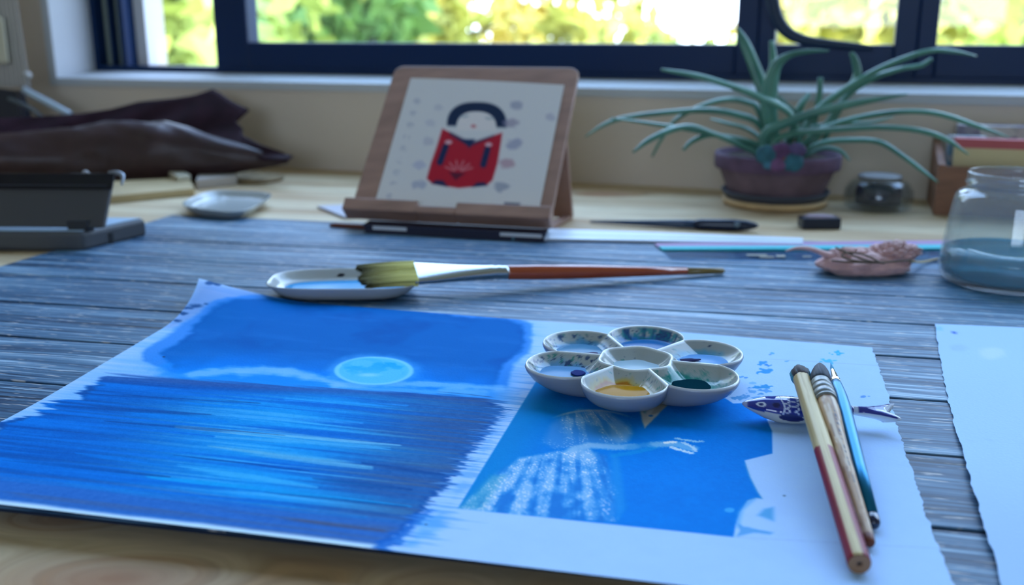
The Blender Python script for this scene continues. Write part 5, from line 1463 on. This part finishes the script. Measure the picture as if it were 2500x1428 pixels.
part('sharpened_tip', *rod(A_, B_, [(.90, .0030), (.985, .0010), (1, .0003)], 12), mat('tip_wood', (.42, .24, .15), .6), pcl, label='bare wood tip')

# ================================================================== brown leather piece
leather = mat('brown_leather', (.036, .017, .019), .42, var=.25, vscale=30, bump=.25, bscale=90, spec=.5)
leather_d = mat('leather_flesh_side', (.022, .008, .014), .75, var=.3, vscale=40, spec=.15)
YL = G(300, 455, 0)[1] + .045
lt = thing('leather_piece', 'large crumpled dark brown leather piece with ragged end below the window', 'leather', PY(300, 440, YL) * np.array([1, 1, 0]))
xs = np.linspace(-130, 712, 90)
top = np.interp(xs, [-130, 0, 120, 250, 400, 470, 540, 600, 660, 712], [335, 327, 318, 302, 298, 312, 334, 350, 368, 380])
bot = np.interp(xs, [-130, 0, 150, 300, 420, 500, 560, 620, 680, 712], [438, 446, 455, 457, 452, 438, 424, 412, 402, 394])
nc_ = 44; rings = []
for x, t_, b_ in zip(xs, top, bot):
    p0 = PY(x, b_, YL); p1 = PY(x, t_, YL); c_ = (p0 + p1) / 2; h_ = (p1[2] - p0[2]) / 2
    dep = .042 * min(1, max(.10, (712 - x) / 330))
    ring = []
    for a in np.linspace(0, 2 * math.pi, nc_, endpoint=False):
        n_ = float(fbm(np.array(x / 120. + math.cos(a)), np.array(math.sin(a) * 1.5 + 4), 141, 3)) - .5
        k_ = 1 + .30 * n_ * min(1, (712 - x) / 120)
        ring.append(c_ + np.array([0, math.cos(a) * dep * k_, math.sin(a) * h_ * (1 if math.sin(a) < 0 else k_)]) + np.array([0, .018 * math.sin(x / 150.), 0]))
    rings.append(ring)
v, f = loft(rings); v[:, 2] = np.maximum(v[:, 2], .001)
part('front_fold', v, f, leather, lt)
fl = [(-130, 300), (0, 291), (120, 284), (200, 279), (270, 268), (340, 250), (430, 241), (478, 233), (500, 226), (520, 219), (538, 228), (560, 244), (585, 258), (608, 268), (584, 275), (569, 288), (580, 302), (594, 314), (578, 322), (600, 336), (640, 356), (690, 372), (712, 382), (705, 392), (640, 390), (560, 372), (480, 350), (400, 335), (250, 332), (100, 335), (-130, 345)]
def flp(x, y, off):
    Yd = YL + .030 + .03 * math.sin(x / 170. + .4) + .0006 * (330 - y) + off
    return PY(x, y, Yd)
def flap(off):
    bm = bmesh.new()
    return [flp(x, y, off) for x, y in fl]
# tessellated as a fan of strips between upper and lower outline
ux = np.linspace(-130, 712, 110)
upl = np.array(fl[:23]); lol = np.array(fl[22:][::-1])
# sample by arc so that the ragged end keeps its teeth
def arc(P, n):
    d_ = np.r_[0, np.cumsum(np.hypot(*np.diff(P, axis=0).T))]; t = np.linspace(0, d_[-1], n)
    return np.stack([np.interp(t, d_, P[:, 0]), np.interp(t, d_, P[:, 1])], 1)
U = arc(upl, 160); Lw = arc(lol, 160)
rows = []
for k in range(14):
    s = k / 13
    rows.append([flp(*(U[i] * (1 - s) + Lw[i] * s), .006 * math.sin(i * .21 + s * 4) * s) for i in range(160)])
o = part('back_flap', np.array(rows).reshape(-1, 3), grid_faces(160, 14), leather_d, lt)
solidify(o, .003)

# little things beneath the leather
def flatbox(name, label, cat, q, z0, h, m):
    q = [np.array([p[0], p[1], 0]) for p in q]
    return bevel(part(name, *slab(q, z0, h), m, None, smooth=False, loc=sum(q) / 4 + EZ * z0, label=label, cat=cat), .0008, 2)
flatbox('pine_slat', 'short pale pine slat in front of the brown leather', 'slat', [G(250, 462), G(462, 450), G(476, 478), G(250, 500)], .0004, .0085, mat('slat_wood', (.50, .38, .20), .6, var=.15, vscale=20))
flatbox('eraser', 'small grey white eraser beside the tip of the leather', 'eraser', [G(487, 444), G(572, 436), G(580, 452), G(480, 462)], .0004, .011, mat('eraser_white', (.46, .42, .38), .8))
flatbox('chalk_stub', 'short cream chalk stub lying in front of the leather fold', 'chalk', [G(404, 442, 0), G(440, 440, 0), G(468, 458, 0), G(436, 462, 0)], .0092, .006, mat('cream_chalk', (.52, .48, .36), .8))
cd = thing('cork_disc', 'flat brown cork disc behind the empty porcelain dish', 'disc', G(622, 440))
part('disc', *lathe(G(622, 440), [(.001, .0005), (.034, .0005), (.036, .002), (.036, .004), (.034, .005), (.001, .005)], 40), mat('cork', (.24, .17, .085), .8, var=.3, vscale=60), cd)

# ================================================================== folding tablet device
DZ0 = G(205, 617, .0); 
dvx = np.array([math.cos(math.radians(-2)), math.sin(math.radians(-2)), 0])
FRc = G(204, 617); RRc = G(362, 579)
dside = RRc - FRc; Ld = np.linalg.norm(dside); dside = dside / Ld
WD = .26
def dv(a, b, z): return FRc - dvx * a + dside * b + EZ * z      # a: to the left from the corner, b: away, z
dev = thing('folding_tablet', 'dark tablet on a grey folding base beside the plank mat', 'tablet', dv(WD / 2, Ld / 2, 0))
HB = zrow(FRc, 566)
slate = mat('slate_plastic', (.055, .06, .068), .5)
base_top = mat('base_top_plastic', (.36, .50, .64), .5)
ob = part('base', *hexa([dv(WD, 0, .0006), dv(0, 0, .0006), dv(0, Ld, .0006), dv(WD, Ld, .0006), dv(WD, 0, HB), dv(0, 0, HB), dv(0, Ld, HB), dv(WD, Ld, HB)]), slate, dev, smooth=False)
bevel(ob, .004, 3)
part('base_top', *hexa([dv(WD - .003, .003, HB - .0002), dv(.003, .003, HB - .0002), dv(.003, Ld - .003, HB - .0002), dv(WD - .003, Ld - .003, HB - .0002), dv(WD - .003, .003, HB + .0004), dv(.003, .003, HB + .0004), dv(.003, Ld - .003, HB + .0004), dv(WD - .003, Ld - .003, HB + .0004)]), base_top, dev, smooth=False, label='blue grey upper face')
n_ = np.cross(dside, EZ)
ps = dv(0, Ld * .42, HB * .35)
part('port', *obox(ps, dside * .0022, n_ * .0006, EZ * HB * .30), mat('black_port', (.004, .006, .01), .5), dev, smooth=False, label='dark slot')
# the screen, leaning back above the base
s0 = PY(254, 556, FRc[1] + .006); s1 = PY(277, 424, FRc[1] + .040)
upv = s1 - s0; upv[0] *= .5
def scr(a, b, n=0): return s0 - dvx * a + upv * b + np.array([0, -.974, .22]) * n
def scr_box(a0, a1, b0, b1, n0, n1): return hexa([scr(a1, b0, n1), scr(a0, b0, n1), scr(a0, b0, n0), scr(a1, b0, n0), scr(a1, b1, n1), scr(a0, b1, n1), scr(a0, b1, n0), scr(a1, b1, n0)])
bevel(part('screen_back', *scr_box(0, WD, 0, 1, -.005, .0), mat('graphite', (.050, .050, .055), .55), dev, smooth=False), .003, 3)
bevel(part('black_band', *scr_box(-.0005, WD, .70, 1.005, -.001, .0012), mat('black_glass', (.004, .004, .010), .12), dev, smooth=False), .0012, 2)
part('band_line', *scr_box(.004, WD, .765, .785, .001, .0016), mat('band_grey', (.03, .035, .05), .3), dev, smooth=False)
part('corner_guard', *tube([scr(.006, 1.03, -.002), scr(.0, 1.03, -.002), scr(-.006, .99, -.002), scr(-.0075, .92, -.002), scr(-.0075, .80, -.002)], [.001, .0016, .0018, .0016, .001], 10, 24), mat('steel_edge', (.30, .34, .40), .3, metal=.6), dev, label='light metal corner')
part('button', *rod(scr(.026, 1.0, -.002), scr(.026, 1.045, -.002), [(0, .003), (.6, .003), (1, .002)], 16), mat('button_grey', (.35, .36, .38), .4), dev, label='small grey button')
part('hinge', *obox((dv(.012, .010, HB) + scr(.018, .0, -.004)) / 2, dvx * .008, dside * .004, EZ * (abs(s0[2] - HB) / 2 + .006)), mat('hinge_black', (.012, .013, .016), .5), dev, smooth=False)

# ================================================================== upright grey ribbed panel on a black stand
YG = 1.385
def gp(px, py, dy=0): return PY(px, py, YG + dy)
gst = thing('ribbed_panel', 'tall grey finely ribbed panel on a black stand with a pale arm', 'panel', np.array([gp(20, 300)[0], YG, 0]))
m3 = mpp(gp(30, 200))
ribm = mat('ribbed_grey', (.46, .44, .41), .7)
tpt = [(-60, -330), (-8, -330)]
V = []; Fs = []; n_r = 9
# a slightly leaning slab whose face carries upright ribs
for k in range(n_r):
    a0, a1 = k / n_r, (k + .82) / n_r
    def q_(a, y, d): 
        xl = -70 + (y + 330) * .085; xr = -10 + (y + 330) * .158
        return gp(xl + (xr - xl) * a, y, d)
    bxv = [q_(a0, 212, 0), q_(a1, 212, 0), q_(a1, 212, .02), q_(a0, 212, .02), q_(a0, -330, 0), q_(a1, -330, 0), q_(a1, -330, .02), q_(a0, -330, .02)]
    bevel(part('rib', *hexa(bxv), ribm, gst, smooth=False), .0008, 2)
part('panel_back', *hexa([q_(0, 212, .004), q_(1, 212, .004), q_(1, 212, .024), q_(0, 212, .024), q_(0, -330, .004), q_(1, -330, .004), q_(1, -330, .024), q_(0, -330, .024)]), mat('panel_grey', (.22, .22, .21), .7), gst, smooth=False)
bevel(part('cream_clip', *hexa([gp(-25, 155, -.012), gp(22, 155, -.012), gp(22, 155, -.002), gp(-25, 155, -.002), gp(-40, 30, -.012), gp(8, 42, -.012), gp(8, 42, -.002), gp(-40, 30, -.002)]), mat('cream_plastic', (.52, .50, .38), .5), gst, smooth=False), .003, 3)
blk = mat('stand_black', (.006, .009, .018), .4)
zb = gp(30, 226)[2]
def yz(px, py, d): return gp(px, py, d)
part('stand_body', *hexa([np.array([gp(-90, 290)[0], YG - .02, .0008]), np.array([gp(62, 290)[0], YG - .02, .0008]), np.array([gp(75, 290)[0], YG + .03, .0008]), np.array([gp(-90, 290)[0], YG + .03, .0008]),
                         yz(-90, 205, -.015), yz(40, 222, -.015), yz(58, 222, .025), yz(-90, 205, .025)]), blk, gst, smooth=False)
part('arm', *tube([gp(56, 217, -.006), gp(70, 226, -.006), gp(120, 252, -.006), gp(172, 280, -.006)], [m3 * 8, m3 * 9, m3 * 9, m3 * 8], 12, 16), mat('pale_arm', (.42, .52, .60), .3, metal=.3), gst, label='pale grey metal arm')
part('arm_strut', *tube([gp(20, 240, -.018), gp(70, 262, -.018), gp(120, 300, -.018)], m3 * 5, 8, 14), mat('dull_strut', (.09, .11, .12), .4), gst)
part('knob', *blob(gp(66, 184, -.008), (m3 * 11, 0, 0), (0, .007, 0), (0, 0, m3 * 10), 20, 12, .0, 1, 0), mat('grey_knob', (.40, .40, .38), .5), gst)
part('lower_arm', *tube([gp(172, 280, -.006), gp(196, 310, -.004), np.array([gp(215, 330)[0], YG, .004])], [m3 * 8, m3 * 7, m3 * 6], 10, 10), blk, gst)

# ================================================================== right: glass ink bottle, wooden box, notebook, patterned folder
IB = G(2160, 520, 0); IB[1] += .022
ink = thing('ink_bottle', 'round squat glass bottle with dark blue ink beside the wooden box', 'bottle', IB)
m4 = mpp(IB + EZ * .02)
ih = zrow(IB, 432)
part('bottle_glass', *lathe(IB, [(.001, .0006), (m4 * 66, .0006), (m4 * 78, .004), (m4 * 82, ih * .35), (m4 * 80, ih * .62), (m4 * 66, ih * .86), (m4 * 44, ih * .97), (m4 * 40, ih), (m4 * 36, ih), (m4 * 40, ih * .94), (m4 * 60, ih * .82), (m4 * 74, ih * .6), (m4 * 76, ih * .35), (m4 * 70, .006), (.001, .004)], 48), real_glass('bottle_glass', (.90, .93, .95), .025), ink)
part('ink', *lathe(IB, [(.001, .007), (m4 * 48, .007), (m4 * 54, ih * .2), (m4 * 54, ih * .62), (m4 * 46, ih * .80), (.001, ih * .80)], 40), mat('dark_ink', (.002, .006, .03), .2), ink, label='dark blue ink')
part('cap', *lathe(IB, [(.001, ih * .92), (m4 * 44, ih * .985), (m4 * 52, ih * .99), (m4 * 50, ih * 1.06), (m4 * 30, ih * 1.09), (.001, ih * 1.09)], 40), mat('grey_cap', (.24, .26, .28), .4), ink)
# wooden box: sloping side cut, seen end on
BXF = G(2278, 526, 0); BXR = G(2330, 524, 0)
exb = ER; eyb = EB
WBx, DBx = .26, .14
def bx(a, b, z): return BXF + exb * a + eyb * b + EZ * z
hb1 = zrow(BXF, 402); hb2 = hb1 * 1.45
bwood = mat('box_wood', (.22, .10, .055), .55, var=.2, vscale=20, stretch=(0, (1, 1, 8)))
box_ = thing('wooden_box', 'open brown wooden box with a sloping side holding books', 'box', bx(WBx / 2, DBx / 2, 0))
tk = .007
part('side_panel', *hexa([bx(0, 0, .0006), bx(tk, 0, .0006), bx(tk, DBx, .0006), bx(0, DBx, .0006), bx(0, 0, hb1), bx(tk, 0, hb1), bx(tk, DBx, hb2), bx(0, DBx, hb2)]), bwood, box_, smooth=False)
part('side_panel', *hexa([bx(WBx - tk, 0, .0006), bx(WBx, 0, .0006), bx(WBx, DBx, .0006), bx(WBx - tk, DBx, .0006), bx(WBx - tk, 0, hb1), bx(WBx, 0, hb1), bx(WBx, DBx, hb2), bx(WBx - tk, DBx, hb2)]), bwood, box_, smooth=False)
part('front_panel', *hexa([bx(tk, 0, .0006), bx(WBx - tk, 0, .0006), bx(WBx - tk, tk, .0006), bx(tk, tk, .0006), bx(tk, 0, hb1 * .97), bx(WBx - tk, 0, hb1 * .97), bx(WBx - tk, tk, hb1 * .97), bx(tk, tk, hb1 * .97)]), bwood, box_, smooth=False)
part('back_panel', *hexa([bx(tk, DBx - tk, .0006), bx(WBx - tk, DBx - tk, .0006), bx(WBx - tk, DBx, .0006), bx(tk, DBx, .0006), bx(tk, DBx - tk, hb2), bx(WBx - tk, DBx - tk, hb2), bx(WBx - tk, DBx, hb2), bx(tk, DBx, hb2)]), bwood, box_, smooth=False)
part('bottom_panel', *hexa([bx(tk, tk, .0006), bx(WBx - tk, tk, .0006), bx(WBx - tk, DBx - tk, .0006), bx(tk, DBx - tk, .0006), bx(tk, tk, .006), bx(WBx - tk, tk, .006), bx(WBx - tk, DBx - tk, .006), bx(tk, DBx - tk, .006)]), bwood, box_, smooth=False)
# cream notebook with a red top band, standing in the box near the front
cy = .012
sN = (2332 - 2278) * mpp(BXF)
def nbp(px, py, b): 
    o_ = np.array([0, 0, HCAM]); d_ = ray(px, py); p0 = BXF + eyb * b; t = np.dot(p0 - o_, eyb) / np.dot(d_, eyb); return o_ + d_ * t
tl_ = nbp(2334, 338, cy); aN = float(np.dot(tl_ - BXF, exb)); zN = tl_[2]; zR = nbp(2334, 360, cy)[2]
nbk2 = thing('cream_notebook', 'upright cream notebook with a red top band in the wooden box', 'notebook', bx(aN + .07, cy + .006, .007))
a1N = min(aN + .17, WBx - .012)
part('cover', *hexa([bx(aN, cy, .0065), bx(a1N, cy, .0065), bx(a1N, cy + .014, .0065), bx(aN, cy + .014, .0065), bx(aN, cy, zR), bx(a1N, cy, zR), bx(a1N, cy + .014, zR), bx(aN, cy + .014, zR)]), mat('cream_cover', (.55, .46, .26), .7), nbk2, smooth=False)
part('top_band', *hexa([bx(aN, cy - .0006, zR), bx(a1N, cy - .0006, zR), bx(a1N, cy + .0146, zR), bx(aN, cy + .0146, zR), bx(aN, cy - .0006, zN), bx(a1N, cy - .0006, zN), bx(a1N, cy + .0146, zN), bx(aN, cy + .0146, zN)]), mat('red_band', (.42, .085, .095), .6), nbk2, smooth=False, label='dusty red band')
def patterned(name, sc, cols):
    m = bpy.data.materials.new(name); m.use_nodes = True
    t = m.node_tree; b = t.nodes['Principled BSDF']; N = t.nodes.new; K = t.links.new
    tcn = N('ShaderNodeTexCoord'); v = N('ShaderNodeTexVoronoi'); v.inputs['Scale'].default_value = sc; K(tcn.outputs['Object'], v.inputs['Vector'])
    sp = N('ShaderNodeSeparateColor'); K(v.outputs['Color'], sp.inputs[0])
    r_ = N('ShaderNodeValToRGB'); r_.color_ramp.interpolation = 'CONSTANT'; e = r_.color_ramp.elements
    for i, cl in enumerate(cols):
        el = e[i] if i < 2 else e.new(i / len(cols)); el.position = i / len(cols); el.color = (*cl, 1)
    K(sp.outputs[0], r_.inputs[0]); K(r_.outputs[0], b.inputs['Base Color']); b.inputs['Roughness'].default_value = .6
    return m
zp0 = nbp(2290, 330, .035)[2]
fld = part('patterned_folder', *hexa([bx(tk + .002, .030, .0065), bx(aN + .03, .030, .0065), bx(aN + .03, .042, .0065), bx(tk + .002, .042, .0065), bx(tk + .002, .030, zp0), bx(aN + .03, .030, zp0), bx(aN + .03, .042, zp0), bx(tk + .002, .042, zp0)]),
           patterned('floral_pattern', 90, ((.36, .40, .44), (.10, .20, .28), (.30, .30, .34), (.12, .22, .26), (.45, .45, .46))), None, smooth=False, loc=bx(.03, .035, .0065), label='blue and grey patterned folder in the wooden box', cat='folder')
zp1 = nbp(2400, 306, .07)[2]
part('floral_album', *hexa([bx(.020, .062, .0065), bx(WBx - .02, .062, .0065), bx(WBx - .02, .090, .0065), bx(.020, .090, .0065), bx(.020, .062, zp1), bx(WBx - .02, .062, zp1), bx(WBx - .02, .090, zp1), bx(.020, .090, zp1)]),
     patterned('album_pattern', 70, ((.38, .36, .36), (.20, .18, .24), (.46, .42, .42), (.28, .26, .30), (.5, .48, .46))), None, smooth=False, loc=bx(.12, .076, .0065), label='mottled lilac album standing behind the cream notebook', cat='album')
